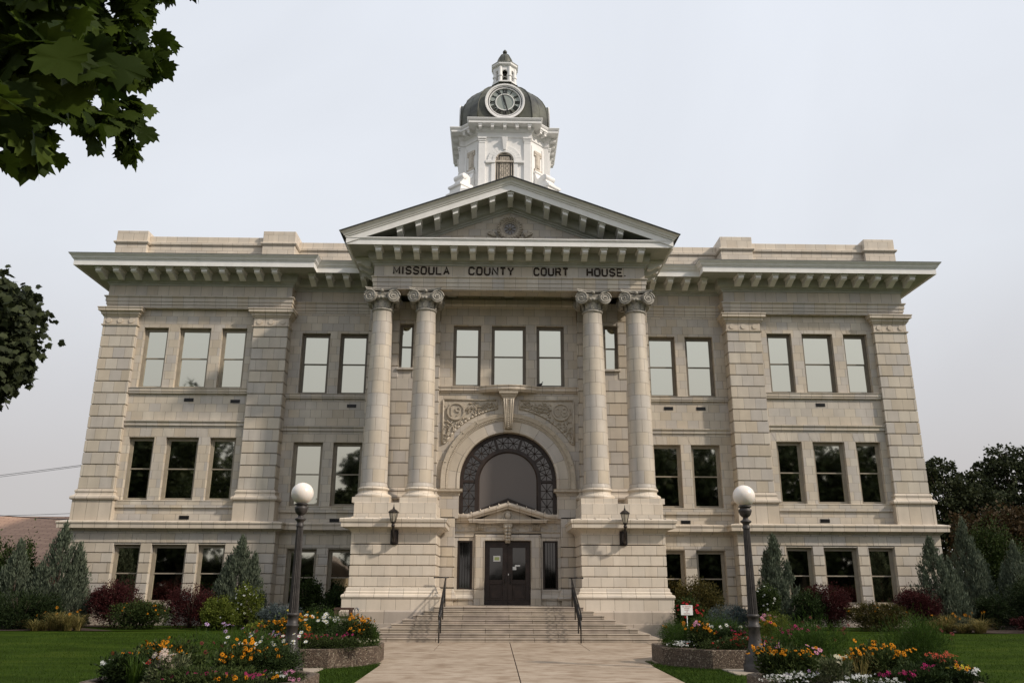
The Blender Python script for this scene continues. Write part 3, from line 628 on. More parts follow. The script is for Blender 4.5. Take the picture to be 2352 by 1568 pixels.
c = MB(); c.sweep(pth, cpr2, [0]*8+[1]*7+[2]*2)
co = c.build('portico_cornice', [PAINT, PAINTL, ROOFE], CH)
def modil(parent, x, y, z, rz=0, sc_=1.0):
    q = MB(); q.box(-0.17, 0.17, -0.95, -0.26, -0.10, -0.003)
    pr = [(-0.90, -0.102), (-0.26, -0.102), (-0.26, -0.40), (-0.36, -0.43), (-0.50, -0.38), (-0.70, -0.27), (-0.84, -0.28), (-0.90, -0.22)]
    n = len(pr); q.add([(-0.125, a, b2) for a, b2 in pr]+[(0.125, a, b2) for a, b2 in pr], [tuple(range(n)), tuple(range(2*n-1, n-1, -1))]+[(i, n+i, n+(i+1) % n, (i+1) % n) for i in range(n)])
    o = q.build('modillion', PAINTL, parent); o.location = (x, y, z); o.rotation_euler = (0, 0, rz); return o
m0 = modil(co, -5.65, -2.75, 15.84)
for k in range(1, 15):
    d = m0.copy(); COL.objects.link(d); d.location.x = -5.65+k*11.3/14
for s in (-1, 1):
    for k in range(3):
        d = m0.copy(); COL.objects.link(d); d.location = (s*5.91, -2.1+k*0.8, 15.84); d.rotation_euler = (0, 0, s*math.pi/2)

# ---- pediment: raking cornice, tympanum, round window
SL = (18.96-16.27)/7.3
pd = MB()
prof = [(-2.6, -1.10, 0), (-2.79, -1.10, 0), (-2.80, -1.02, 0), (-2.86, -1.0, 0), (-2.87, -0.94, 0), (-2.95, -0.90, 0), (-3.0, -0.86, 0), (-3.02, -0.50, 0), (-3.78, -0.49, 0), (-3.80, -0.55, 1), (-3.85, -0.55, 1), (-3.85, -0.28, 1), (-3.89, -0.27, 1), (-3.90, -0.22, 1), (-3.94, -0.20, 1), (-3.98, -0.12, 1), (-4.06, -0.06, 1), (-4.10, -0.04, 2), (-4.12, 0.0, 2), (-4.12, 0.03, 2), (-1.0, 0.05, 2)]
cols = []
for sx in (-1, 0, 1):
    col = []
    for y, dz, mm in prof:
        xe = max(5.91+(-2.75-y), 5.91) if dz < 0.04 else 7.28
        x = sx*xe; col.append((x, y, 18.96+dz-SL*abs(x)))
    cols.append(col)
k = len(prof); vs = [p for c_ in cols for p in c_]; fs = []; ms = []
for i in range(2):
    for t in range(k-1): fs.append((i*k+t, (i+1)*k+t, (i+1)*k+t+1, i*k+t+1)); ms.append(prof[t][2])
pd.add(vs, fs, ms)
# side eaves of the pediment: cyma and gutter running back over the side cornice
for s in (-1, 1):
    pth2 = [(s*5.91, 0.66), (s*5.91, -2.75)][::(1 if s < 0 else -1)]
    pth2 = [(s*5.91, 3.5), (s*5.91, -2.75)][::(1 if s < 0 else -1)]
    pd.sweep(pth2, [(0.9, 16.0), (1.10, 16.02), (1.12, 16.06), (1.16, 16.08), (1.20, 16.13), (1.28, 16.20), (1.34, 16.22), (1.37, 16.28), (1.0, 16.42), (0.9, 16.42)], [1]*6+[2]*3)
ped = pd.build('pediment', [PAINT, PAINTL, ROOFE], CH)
t_ = MB(); t_.prismy([(-5.0, 16.05), (5.0, 16.05), (0, 17.95)], -2.75, -2.4)
t_.build('tympanum', TC, ped, uv=(0.52, 0.31, 16.1))
r_ = MB(); r_.add([(-7.28, -4.05, 16.33), (0, -4.05, 19.0), (7.28, -4.05, 16.33), (-7.28, 5, 16.33), (0, 5, 19.0), (7.28, 5, 16.33)], [(0, 1, 4, 3), (1, 2, 5, 4), (3, 4, 5)])
r_.build('pediment_roof', ROOF, ped)
for k in range(-6, 7):
    x = k*0.795; q = MB()
    sh = -SL*(1 if x > 0 else -1 if x < 0 else 0)
    def H(px, py, pz): return (px, py, pz+sh*px if x else pz-SL*abs(px))
    q.hexa([H(a, b2, c2) for a, b2, c2 in ((-0.15,-0.98,-0.12),(0.15,-0.98,-0.12),(0.15,-0.26,-0.12),(-0.15,-0.26,-0.12),(-0.15,-0.98,-0.003),(0.15,-0.98,-0.003),(0.15,-0.26,-0.003),(-0.15,-0.26,-0.003))])
    pr = [(-0.93, -0.122), (-0.26, -0.122), (-0.26, -0.46), (-0.55, -0.40), (-0.80, -0.33), (-0.93, -0.26)]
    n = len(pr); q.add([H(-0.11, a, b2) for a, b2 in pr]+[H(0.11, a, b2) for a, b2 in pr], [tuple(range(n)), tuple(range(2*n-1, n-1, -1))]+[(i, n+i, n+(i+1) % n, (i+1) % n) for i in range(n)])
    o = q.build('modillion', PAINTL, ped); o.location = (x, -2.78, 18.96-0.49-SL*abs(x))
oc = MB(); OZ = 17.05
def ring(mb, cx, y0, y1, cz, ra, rb, n=40, bump=0.0, nb=0):
    vs = []; fs = []
    for i in range(n):
        a = 2*math.pi*i/n; rb_ = rb+(bump*math.cos(nb*a) if nb else 0)
        for r, y in ((ra, y1), (ra, y0), (rb_, y0), (rb_, y1)): vs.append((cx+r*math.cos(a), y, cz+r*math.sin(a)))
    for i in range(n):
        j = (i+1) % n
        for t in range(3): fs.append((i*4+t, j*4+t, j*4+t+1, i*4+t+1))
    mb.add(vs, fs)
ring(oc, 0, -2.84, -2.75, OZ, 0.34, 0.40); ring(oc, 0, -2.90, -2.75, OZ, 0.40, 0.56, 96, 0.02, 24)
for i in range(26):
    a = 2*math.pi*i/26
    oc.tube([(0.42*math.cos(a), -2.9, OZ+0.42*math.sin(a)), (0.49*math.cos(a+0.1), -2.935, OZ+0.49*math.sin(a+0.1)), (0.55*math.cos(a+0.25), -2.9, OZ+0.55*math.sin(a+0.25))], [0.02, 0.04, 0.015], 6)
for s in (-1, 1):
    for k in range(7):
        a = R(35+k*20); oc.tube([(s*0.62+s*0.0, -2.76, 16.62), (s*(0.78+0.13*math.cos(a)), -2.82, 16.72+0.1*math.sin(a)), (s*(0.80+0.26*math.cos(a)), -2.79, 16.70+0.24*math.sin(a))], [0.02, 0.045, 0.02], 6)
oo = oc.build('round_window', ORN, ped)
g = MB(); g.add([(0.34*math.cos(2*math.pi*i/32), -2.765, OZ+0.34*math.sin(2*math.pi*i/32)) for i in range(32)], [tuple(range(32))]); g.build('pane', GLASSD, oo)
g = MB()
for i in range(4):
    a = math.pi*i/4+math.pi/8; g.tube([(-0.27*math.cos(a), -2.79, OZ-0.27*math.sin(a)), (0.27*math.cos(a), -2.79, OZ+0.27*math.sin(a))], 0.012, 4)
ring(g, 0, -2.80, -2.76, OZ, 0.26, 0.335); g.build('muntin', FRAMEL, oo)

# ---- central bay: wall with arch opening
YB = -0.9; ZC = 6.19; RA = 2.10
w_ = MB(); WT = 10.0
def rect_hit(a):   # ray from (0, ZC) to the rectangle |x|<3.07, z from ZC to WT
    c_, s_ = math.cos(a), math.sin(a); t1 = 3.07/abs(c_) if abs(c_) > 1e-6 else 1e9; t2 = (WT-ZC)/s_ if s_ > 1e-6 else 1e9; t = min(t1, t2); return (t*c_, ZC+t*s_)
ca = math.atan2(WT-ZC, 3.07); angs = sorted(set([math.pi*i/48 for i in range(49)]+[ca, math.pi-ca]))
pts_i = [(RA*math.cos(a), ZC+RA*math.sin(a)) for a in angs]; pts_o = [rect_hit(a) for a in angs]; n = len(angs)
w_.add([(x, YB, z) for x, z in pts_i]+[(x, YB, z) for x, z in pts_o], [(i, i+1, n+i+1, n+i) for i in range(n-1)])
for s in (-1, 1):
    x = mir(s, RA, 3.07); w_.add([(x[0], YB, 4.6), (x[1], YB, 4.6), (x[1], YB, ZC), (x[0], YB, ZC)], [(0, 1, 2, 3)])
CW = [(-2.49, -1.25), (-0.77, 0.77), (1.25, 2.49)]
grid(w_, -3.07, 3.07, WT, 14.62, YB, [(a, b_, 10.32, 13.14) for a, b_ in CW], depth=0.32)
for a, b_ in CW: flatarch(w_, a, b_, 13.15, 13.7, YB)
w_.sweep([(-3.07, YB), (3.07, YB)], [(-0.01, 13.95), (0.04, 13.97), (0.08, 14.03), (0.16, 14.1), (0.16, 14.3), (-0.01, 14.3)])
w_.build('central_wall', TC, CH, uv=(0.5, 0.41, 10.32), u0=0.1)
for a, b_ in CW: window(a, b_, 10.32, 13.14, YB+0.17, FRAME)
# sill band with the bowed centre
sb = MB(); path = [(-3.07, YB), (-1.28, YB)]+[(1.28*math.sin(t), YB-0.42*(math.cos(t)-math.cos(R(62)))/(1-math.cos(R(62)))) for t in [R(-62+12.4*i) for i in range(1, 10)]]
path = [(-3.07, YB), (-1.28, YB)]+[(x, YB-0.42*(1-(x/1.28)**2)) for x in [-1.1, -0.85, -0.6, -0.3, 0, 0.3, 0.6, 0.85, 1.1]]+[(1.28, YB), (3.07, YB)]
sb.sweep(path, [(-0.3, 10.02), (0.06, 10.02), (0.08, 10.07), (0.13, 10.10), (0.13, 10.22), (0.17, 10.24), (0.17, 10.28), (-0.3, 10.315)])
sb.build('balcony_sill', TCT, CH, uv=(0.5, 1.2, 9.5))
# archivolt, bead moulding and impost
ar = MB()
ar.arch([(2.085, YB+0.35), (2.085, YB-0.02), (2.10, YB-0.04), (2.20, YB-0.05), (2.215, YB-0.02), (2.24, YB-0.02), (2.58, YB-0.03)], ZC, z0=5.83, ubw=0.72)
aro = ar.build('arch_voussoirs', blocks('voussoir_blocks', WARM, ms=0.012, offset=0.0), CH)
ar = MB(); ar.arch([(2.58, YB), (2.59, YB-0.07), (2.70, YB-0.09), (2.72, YB-0.13), (2.80, YB-0.15), (2.88, YB-0.17), (2.90, YB-0.13), (2.90, YB)], ZC, z0=5.83)
for i in range(110):
    a = math.pi*(i+0.5)/110; ar.ball((2.655*math.cos(a), YB-0.09, ZC+2.655*math.sin(a)), 0.028, 6)
for s in (-1, 1):
    for k in range(5): ar.ball((s*2.655, YB-0.09, 5.86+k*0.073), 0.028, 6)
for i in range(0, 13):
    a = math.pi*(i)/12
    if 0.2 < a < math.pi-0.2 and abs(a-math.pi/2) > 0.3: ar.tube([(2.78*math.cos(a-0.02), YB-0.17, ZC+2.78*math.sin(a-0.02)), (2.92*math.cos(a), YB-0.10, ZC+2.92*math.sin(a))], 0.03, 6)
ar.build('archivolt_moulding', ORN, aro)
for s in (-1, 1):
    ip = MB(); x = mir(s, 2.10, 3.07); ip.sweep([(x[0], -0.55), (x[0], YB), (x[1], YB), (x[1], -0.55)], [(-0.02, 5.55), (0.03, 5.56), (0.04, 5.66), (0.09, 5.70), (0.14, 5.72), (0.14, 5.80), (0.16, 5.83), (-0.02, 5.85)])
    for k in range(11): ip.ball((x[0]+0.04+k*0.09, YB-0.05, 5.64), 0.03, 6)
    ip.build('impost', ORN, aro)
ks = MB()
ks.hexa([(-0.155, YB-0.2, 8.42), (0.155, YB-0.2, 8.42), (0.155, YB+0.1, 8.42), (-0.155, YB+0.1, 8.42), (-0.25, YB-0.36, 9.72), (0.25, YB-0.36, 9.72), (0.25, YB, 9.72), (-0.25, YB, 9.72)])
for fx in (-0.82, -0.42, 0.42, 0.82):
    ks.tube([(fx*0.155, YB-0.21, 8.44), (fx*0.19, YB-0.25, 8.9), (fx*0.22, YB-0.31, 9.35), (fx*0.25, YB-0.38, 9.7)], [0.028, 0.034, 0.04, 0.045], 6)
for k in range(15):
    z = 8.5+k*0.083; ks.ball((0, YB-0.21-0.16*(z-8.42)/1.3, z), 0.032, 6)
ks.sweep([(-0.27, YB), (-0.27, YB-0.36), (0.27, YB-0.36), (0.27, YB)], [(-0.1, 9.70), (0.0, 9.72), (0.02, 9.78), (0.06, 9.82), (0.06, 9.85), (0.12, 9.90), (0.14, 9.92), (0.14, 10.0), (0.16, 10.03), (-0.1, 10.04)])
ks.build('keystone', ORN, aro)
# spandrel panels with medallions 19 and 08
for s in (-1, 1):
    sp = MB()
    x0, x1, zt = 0.5, 2.86, 9.70; Rp = 3.17; ZCP = 6.19
    def zarc(x): return ZCP+math.sqrt(max(Rp*Rp-x*x, 0))
    arcpts = [(s*x, zarc(x)) for x in [x0+(x1-x0)*i/16 for i in range(17)]]
    arcpts[-1] = (s*x1, 7.74)
    outer = [(s*x0, zt), (s*x1, zt)]+arcpts[::-1]
    # frame: strips along the outline
    op = outer+[outer[0]]
    for i in range(len(op)-1):
        a, b_ = Vector((op[i][0], op[i][1])), Vector((op[i+1][0], op[i+1][1]))
        if (b_-a).length < 1e-4: continue
        sp.tube([(a.x, YB-0.03, a.y), (b_.x, YB-0.03, b_.y)], 0.042, 6)
    sp2 = [(x, z) for x, z in outer]
    sp.prismy(sp2, YB-0.012, YB+0.05)
    mxc, mzc = s*2.30, 9.17
    ring(sp, mxc, YB-0.10, YB, mzc, 0.335, 0.385, 40)
    sp.add([(mxc+0.34*math.cos(2*math.pi*i/32), YB-0.045, mzc+0.34*math.sin(2*math.pi*i/32)) for i in range(32)], [tuple(range(32))])
    text(sp, '19' if s < 0 else '08', None, None, mzc-0.2, 0.40, YB-0.04, 0.05, xc=mxc, bold=-0.004)
    rnd = random.Random(5+s)
    def leaf(px, pz, a, L):
        c_, s_ = math.cos(a), math.sin(a); nx_, nz_ = -s_, c_; wdt = L*0.28
        sp.add([(px, YB-0.015, pz), (px+c_*L*.5+nx_*wdt, YB-0.03, pz+s_*L*.5+nz_*wdt), (px+c_*L, YB-0.05, pz+s_*L), (px+c_*L*.5-nx_*wdt, YB-0.03, pz+s_*L*.5-nz_*wdt), (px+c_*L*.55, YB-0.085, pz+s_*L*.55)],
               [(0, 1, 4), (1, 2, 4), (2, 3, 4), (3, 0, 4)])
    for i in range(150):
        for _ in range(40):
            px = rnd.uniform(0.62, 2.80); lo = zarc(px)+0.08 if px < 2.75 else 7.95
            if lo > 9.58: continue
            pz = rnd.uniform(lo, 9.60)
            if math.hypot(px-2.30, pz-9.17) < 0.44: continue
            # follow a sprig running from the medallion to both tips
            d1 = abs(pz-(9.30+0.05*math.sin(px*9)-0.02*(px-1))) if px < 2.0 else 9; d2 = abs(px-(2.62-0.25*(9-pz)*0.2)) if pz < 8.9 else 9
            if min(d1, d2) < 0.22 or (px > 2.6 and pz > 9.0) or (px > 1.85 and pz < 9.3 and px < 2.3): break
        else: continue
        a = (math.pi if px < 1.9 else -1.7)+rnd.choice((-0.7, 0.7))+rnd.uniform(-0.25, 0.25)
        leaf(s*px, pz, a if s > 0 else math.pi-a, rnd.uniform(0.10, 0.17))
    sp.tube([(s*1.9, YB-0.04, 9.25), (s*1.4, YB-0.05, 9.38), (s*1.0, YB-0.04, 9.47), (s*0.68, YB-0.03, 9.55)], [0.03, 0.025, 0.02, 0.012], 6)
    sp.tube([(s*2.45, YB-0.04, 8.75), (s*2.62, YB-0.05, 8.4), (s*2.75, YB-0.04, 8.0)], [0.03, 0.025, 0.012], 6)
    sp.build('spandrel_panel', ORN, CH)

# ---- great arched window
YW = YB+0.32; gw = MB(); RO, RI = 2.09, 1.28
gw.arch([(RO, YW+0.12), (RO, YW), (1.93, YW), (1.93, YW+0.1)], ZC, z0=4.74); gw.arch([(1.43, YW+0.1), (1.43, YW-0.02), (RI, YW-0.02), (RI-0.05, YW+0.04), (RI-0.05, YW+0.1)], ZC, z0=4.74)
for a in (R(0), R(36), R(72), R(108), R(144), R(180)):
    c_, s_ = math.cos(a), math.sin(a); t = Vector((-s_, c_))*0.055
    gw.hexa([(1.43*c_-t.x, YW, ZC+1.43*s_-t.y), (1.93*c_-t.x, YW, ZC+1.93*s_-t.y), (1.93*c_-t.x, YW+.1, ZC+1.93*s_-t.y), (1.43*c_-t.x, YW+.1, ZC+1.43*s_-t.y),
             (1.43*c_+t.x, YW, ZC+1.43*s_+t.y), (1.93*c_+t.x, YW, ZC+1.93*s_+t.y), (1.93*c_+t.x, YW+.1, ZC+1.93*s_+t.y), (1.43*c_+t.x, YW+.1, ZC+1.43*s_+t.y)])
gw.box(-2.09, 2.09, YW+0.01, YW+0.1, 4.70, 4.79)
for s in (-1, 1): gw.hexa([(0, YW-0.03, 5.36), (s*1.28, YW-0.03, 4.86), (s*1.28, YW+0.1, 4.86), (0, YW+0.1, 5.36), (0, YW-0.03, 5.48), (s*1.28, YW-0.03, 4.98), (s*1.28, YW+0.1, 4.98), (0, YW+0.1, 5.48)])
go = gw.build('arched_window', BROWN, CH)
lt = MB()
def star(f, r=0.012):   # f maps the unit square to the XZ plane
    P8 = [((0, .5), (1, .5)), ((.5, 0), (.5, 1)), ((0, 0), (1, 1)), ((0, 1), (1, 0))]
    for a, b_ in P8:
        pts = [f(a[0]+(b_[0]-a[0])*t/4, a[1]+(b_[1]-a[1])*t/4) for t in range(5)]
        lt.tube([(x, YW+0.06, z) for x, z in pts], r, 4, sm=False)
for i in range(5):
    for hlf in (0, 1):
        a0 = R(36*i)+0.04+hlf*(R(36)-0.08)/2; a1 = a0+(R(36)-0.08)/2
        def f(u, v, a0=a0, a1=a1):
            a = a0+(a1-a0)*u; r = 1.43+0.5*v; return (r*math.cos(a), ZC+r*math.sin(a))
        star(f); lt.tube([(f(0, t/4)[0], YW+0.06, f(0, t/4)[1]) for t in range(5)], 0.014, 4) if hlf else None
for s in (-1, 1):
    for z0, z1 in ((4.80, 5.46), (5.46, 6.13)):
        star(lambda u, v, z0=z0, z1=z1: (s*(1.43+0.5*u), z0+(z1-z0)*v)); lt.tube([(s*1.43, YW+0.06, z1), (s*1.93, YW+0.06, z1)], 0.014, 4)
lt.build('lattice', BROWN, go)
g = MB(); arcp = [(1.24*math.cos(math.pi*i/32), ZC+1.24*math.sin(math.pi*i/32)) for i in range(33)]
g.add([(x, YW+0.05, z) for x, z in [(1.24, 4.9)]+arcp+[(-1.24, 4.9), (0, 5.40)]], [tuple(range(36))]); g.build('screen_pane', SCREEN, go)
g = MB(); g.arch([(1.42, YW+0.085), (1.95, YW+0.085)], ZC, z0=4.76); g.build('side_pane', GLASSD, go)

# ---- entrance
YD = -0.62; en = MB()
for s in (-1, 1):
    x = mir(s, 2.24, 2.86); courses(en, *x, YB, -0.2, 1.78, 3.42, 4); en.box(*x, YB, -0.2, 3.45, 4.66); en.box(*mir(s, 2.10, 2.86), YB+0.003, -0.2, 4.66, 5.56)
    x = mir(s, 2.24, 2.86); en.sweep([(x[0], -0.3), (x[0], YB), (x[1], YB), (x[1], -0.3)], [(-0.02, 1.30), (0.14, 1.31), (0.17, 1.38), (0.14, 1.46), (0.08, 1.50), (0.07, 1.6), (0.02, 1.68), (0.0, 1.75), (-0.02, 1.76)])
    en.box(*mir(s, 2.24, 2.86), YB-0.1, -0.2, 1.0, 1.31)
    # side light surround
    x = mir(s, 1.42, 2.24); grid(en, *x, 1.7, 3.82, YD, [(*mir(s, 1.48, 2.12), 1.73, 3.70)], depth=0.2)
    en.sweep([(x[0], YD), (x[1], YD)], [(-0.1, 1.28), (0.10, 1.30), (0.13, 1.38), (0.10, 1.46), (0.05, 1.52), (0.05, 1.62), (0.07, 1.70), (-0.1, 1.72)]); en.box(*x, YD-0.05, YD+0.2, 1.05, 1.29)
    en.box(*mir(s, 1.42, 2.24), YD-0.03, YD+0.1, 3.84, 4.02)
    # door jamb pieces
    en.box(*mir(s, 0.97, 1.40), YD-0.12, YD+0.3, 1.72, 3.95); en.box(*mir(s, 0.965, 1.405), YD-0.135, YD+0.3, 1.05, 1.715)
en.box(-0.97, 0.97, YD-0.12, YD+0.3, 3.70, 3.95)
en.box(-2.24, 2.24, YD-0.02, YD+0.3, 4.08, 4.42)
eno = en.build('entrance_surround', TC, CH, uv=(0.46, 0.41, 1.78), bevel=0.01)
orn = MB()
for s in (-1, 1):
    for k in range(32): orn.ball((s*0.985, YD-0.135, 2.10+k*0.051), 0.022, 6)
    for k in range(30): orn.ball((s*1.335, YD-0.125, 1.78+k*0.073), 0.027, 6)
    for k in range(8): orn.ball((s*(1.02+k*0.05), YD-0.13, 1.77), 0.024, 6)
    if True:
        for bx in (1.62, 2.02):
            cx = s*bx; orn.add([(cx+0.1*math.cos(t*math.pi/8), YD-0.05 if r else YD, 4.25+0.1*math.sin(t*math.pi/8)) for r in (1, 0) for t in range(16)], [tuple(range(16))]+[(i, (i+1) % 16, 16+(i+1) % 16, 16+i) for i in range(16)])
        for bx in (0.42, 0.78):
            cx = s*bx; orn.add([(cx+0.1*math.cos(t*math.pi/8), YD-0.05 if r else YD, 4.25+0.1*math.sin(t*math.pi/8)) for r in (1, 0) for t in range(16)], [tuple(range(16))]+[(i, (i+1) % 16, 16+(i+1) % 16, 16+i) for i in range(16)])
    for k in range(5): orn.tube([(s*(1.06+k*0.072), YD-0.12, 4.40), (s*(1.06+k*0.072), YD-0.10, 4.12)], 0.03, 6)
for k in range(38): orn.ball((-0.95+k*0.0514, YD-0.13, 3.715), 0.022, 6)
for k in range(62): orn.ball((-2.2+k*0.0721, YD-0.06, 4.06), 0.026, 6)
orn.sweep([(-2.24, YD), (2.24, YD)], [(-0.01, 4.0), (0.03, 4.0), (0.06, 4.04), (0.04, 4.08), (-0.01, 4.1)])
for k in range(5):
    z = 3.72+k*0.13; wq = 0.09+0.02*k; orn.ball((-wq*0.5, YD-0.22-0.02*k, z), 0.075, 8); orn.ball((wq*0.5, YD-0.22-0.02*k, z), 0.075, 8)
orn.hexa([(-0.1, YD-0.18, 3.6), (0.1, YD-0.18, 3.6), (0.1, YD, 3.6), (-0.1, YD, 3.6), (-0.19, YD-0.3, 4.42), (0.19, YD-0.3, 4.42), (0.19, YD, 4.42), (-0.19, YD, 4.42)])
orn.ball((0, YD-0.22, 4.72), 0.13, 12, sq=(1, 0.6, 1.3)); ring(orn, 0, YD-0.2, YD-0.1, 4.72, 0.16, 0.21, 24)
for s in (-1, 1):
    for k in range(4): orn.ball((s*(0.22+0.09*k), YD-0.15, 4.62-0.015*k), 0.055-0.006*k, 8)
orn.build('door_ornament', ORN, eno)
pe = MB()
pe.prismy([(-1.55, 4.40), (1.55, 4.40), (0, 5.12)], YD-0.1, YD+0.3)
pe.sweep([(-2.24, YD), (-1.6, YD), (-1.55, YD-0.25), (1.55, YD-0.25), (1.6, YD), (2.24, YD)], [(-0.02, 4.42), (0.10, 4.43), (0.12, 4.50), (0.14, 4.51), (0.14, 4.56), (-0.02, 4.58)])
pts2 = [(-2.24, 0), (-1.72, 0), (0, 1), (1.72, 0), (2.24, 0)]
pr = [(-0.05, -0.16), (-0.32, -0.15), (-0.34, -0.07), (-0.42, -0.05), (-0.44, 0.02), (-0.42, 0.09), (-0.36, 0.12), (-0.05, 0.14)]
vs = []
for x, t in pts2:
    for dy, dz in pr: vs.append((x, YD+dy+(0.22 if abs(x) > 2 else 0), 4.66+0.50*t+dz))
k = len(pr); pe.add(vs, [(i*k+t, (i+1)*k+t, (i+1)*k+t+1, i*k+t+1) for i in range(4) for t in range(k-1)])
for i in range(-4, 5):
    x = i*0.39; z = 4.66+0.50*max(0, 1-abs(x)/1.72)+0.14; pe.tube([(x, YD-0.46, z-0.06), (x, YD-0.36, z+0.01), (x, YD-0.05, z+0.02)], 0.025, 6)
for x in (-2.1, -1.9, 1.9, 2.1): pe.tube([(x, YD-0.24, 4.74), (x, YD-0.16, 4.81), (x, YD, 4.82)], 0.025, 6)
pe.build('door_pediment', TCT, eno, uv=(0.5, 3, 4.0))
for s in (-1, 1):
    x = mir(s, 1.48, 2.12); window(*x, 1.73, 3.70, YD+0.08, BROWN, gm=GLASSD, fw_=0.05, rail=False)
    gr = MB()
    for k in range(5): gr.tube([(x[0]+0.1+k*0.11, YD+0.13, 1.8), (x[0]+0.1+k*0.11, YD+0.13, 3.62)], 0.008, 4)
    gr.build('window_grille', BLACK, CH)
for s in (-1, 1):
    d = MB(); a, b_ = mir(s, 0.012, 0.955); y0, y1 = YD+0.12, YD+0.18; i_ = 0.02
    d.box(a, b_, y0, y1, 1.1, 1.30); d.box(a, b_, y0, y1, 3.42, 3.69); d.box(a, a+0.2, y0, y1, 1.3, 3.42); d.box(b_-0.2, b_, y0, y1, 1.3, 3.42)
    d.box(a+0.2, b_-0.2, y0, y1, 1.93, 2.12); d.box(a+0.2, b_-0.2, y0+0.025, y1, 1.3, 1.93); d.box(a+0.26, b_-0.26, y0+0.01, y1, 1.37, 1.86)
    do = d.build('door', DOORM, CH, bevel=0.008)
    g = MB(); g.add([(a+0.2, y0+0.035, 2.12), (b_-0.2, y0+0.035, 2.12), (b_-0.2, y0+0.035, 3.42), (a+0.2, y0+0.035, 3.42)], [(0, 1, 2, 3)]); g.build('pane', GLASSD, do)
    h = MB(); hx = s*0.12; h.tube([(hx, y0-0.01, 1.98), (hx, y0-0.07, 2.02), (hx, y0-0.07, 2.26), (hx, y0-0.01, 2.30)], 0.014, 8); h.box(hx-0.035, hx+0.035, y0-0.012, y0, 1.93, 2.36)
    h.build('handle', DMETAL if s < 0 else DMETAL, do)
b = MB(); b.box(-0.012, 0.012, YD+0.115, YD+0.18, 1.1, 3.69); b.build('door_stile', DOORM, CH); b = MB(); b.box(0.02, 0.05, YD+0.095, YD+0.117, 2.30, 2.37); b.build('door_lock', PAINTL, CH)
# papers taped to the door glass
def paper(x0, x1, z0, z1, m, label):
    q = MB(); q.box(0, x1-x0, -0.004, 0.0, 0, z1-z0); o = q.build('paper_notice', m, None, loc=(x0, YD+0.15, z0)); return tag(o, label, 'notice', 'paper notices on the front door')
nn = empty('paper_notice', (-0.60, YD+0.15, 2.86), 'white paper notice with green middle taped on left door glass', 'notice', 'paper notices on the front door')
q = MB(); q.box(0, 0.30, -0.004, 0.0, 0, 0.23); q.build('sheet', PAPER, nn); q = MB(); q.box(0.05, 0.25, -0.007, -0.0045, 0.05, 0.18); q.build('green_print', PAPERG, nn)
paper(0.19, 0.37, 2.52, 2.65, PAPER, 'lower white paper notice taped beside centre stile on right door glass')
paper(0.31, 0.53, 2.66, 2.72, PAPER, 'narrow white paper strip taped above other notice on right door')

# ---- entrance steps: pyramid on three sides
stp = MB(); RS = 1.11/8
for i in range(8):
    xw = 5.27-0.35*i; yf = -6.2+0.357*i
    if i == 7: stp.box(-2.82, 2.82, -3.70, -0.3, RS*7+0.003, 1.07); stp.box(-2.84, 2.84, -3.722, -0.3, 1.072, 1.11); break
    stp.box(-xw, xw, yf, -3.0, RS*i+0.004, RS*(i+1)-0.042); stp.box(-xw-0.022, xw+0.022, yf-0.022, -3.0, RS*(i+1)-0.040, RS*(i+1))
stp.build('entrance_steps', STEP, CH, uv=(1.7, RS, 0.0), bevel=0.012)
# ================================================================== clock tower (part of the courthouse)
TX, TY = -0.17, 10.7
def chs(hw, f):   # chamfered square: half width, half length of the front side
    return [(TX+x, TY+y) for x, y in ((-f, -hw), (f, -hw), (hw, -f), (hw, f), (f, hw), (-f, hw), (-hw, f), (-hw, -f))]
def cross(hw, f, p):   # octagonal core with a shallow projecting bay on each of the four main sides
    q = [(-f, -hw), (f, -hw), (f, -hw+p), (hw-p, -f)]; out_ = []
    for k in range(4):
        a = k*math.pi/2; out_ += [(TX+x*math.cos(a)-y*math.sin(a), TY+x*math.sin(a)+y*math.cos(a)) for x, y in q]
    return out_
CT = MB(); base = cross(2.72, 1.62, 0.30); CARD, DIAG = (0, 4, 8, 12), (2, 6, 10, 14)
CT.prismz(chs(3.5, 2.6), 16.3, 24.2); CT.prismz(base, 24.2, 28.0)
CT.sweep(base, [(-0.05, 27.98), (0.05, 28.0), (0.07, 28.1), (0.03, 28.12), (0.03, 28.36), (0.08, 28.38), (0.12, 28.46), (0.16, 28.48), (0.16, 28.68), (0.58, 28.70), (0.58, 28.86), (0.62, 28.88), (0.67, 28.98), (0.67, 29.02), (-0.05, 29.12)], closed=True)
def fpt(i, t, off, z):   # point on face i at distance t from its middle, standing off outwards
    a, b_ = Vector(base[i]), Vector(base[(i+1) % 16]); d = (b_-a).normalized(); n = Vector((d.y, -d.x)); mid = (a+b_)/2
    p = mid+d*t+n*off; return (p.x, p.y, z)
def fbox(mb, i, t0, t1, o0, o1, z0, z1, m=0):
    mb.hexa([fpt(i, t0, o1, z0), fpt(i, t1, o1, z0), fpt(i, t1, o0, z0), fpt(i, t0, o0, z0), fpt(i, t0, o1, z1), fpt(i, t1, o1, z1), fpt(i, t1, o0, z1), fpt(i, t0, o0, z1)], m)
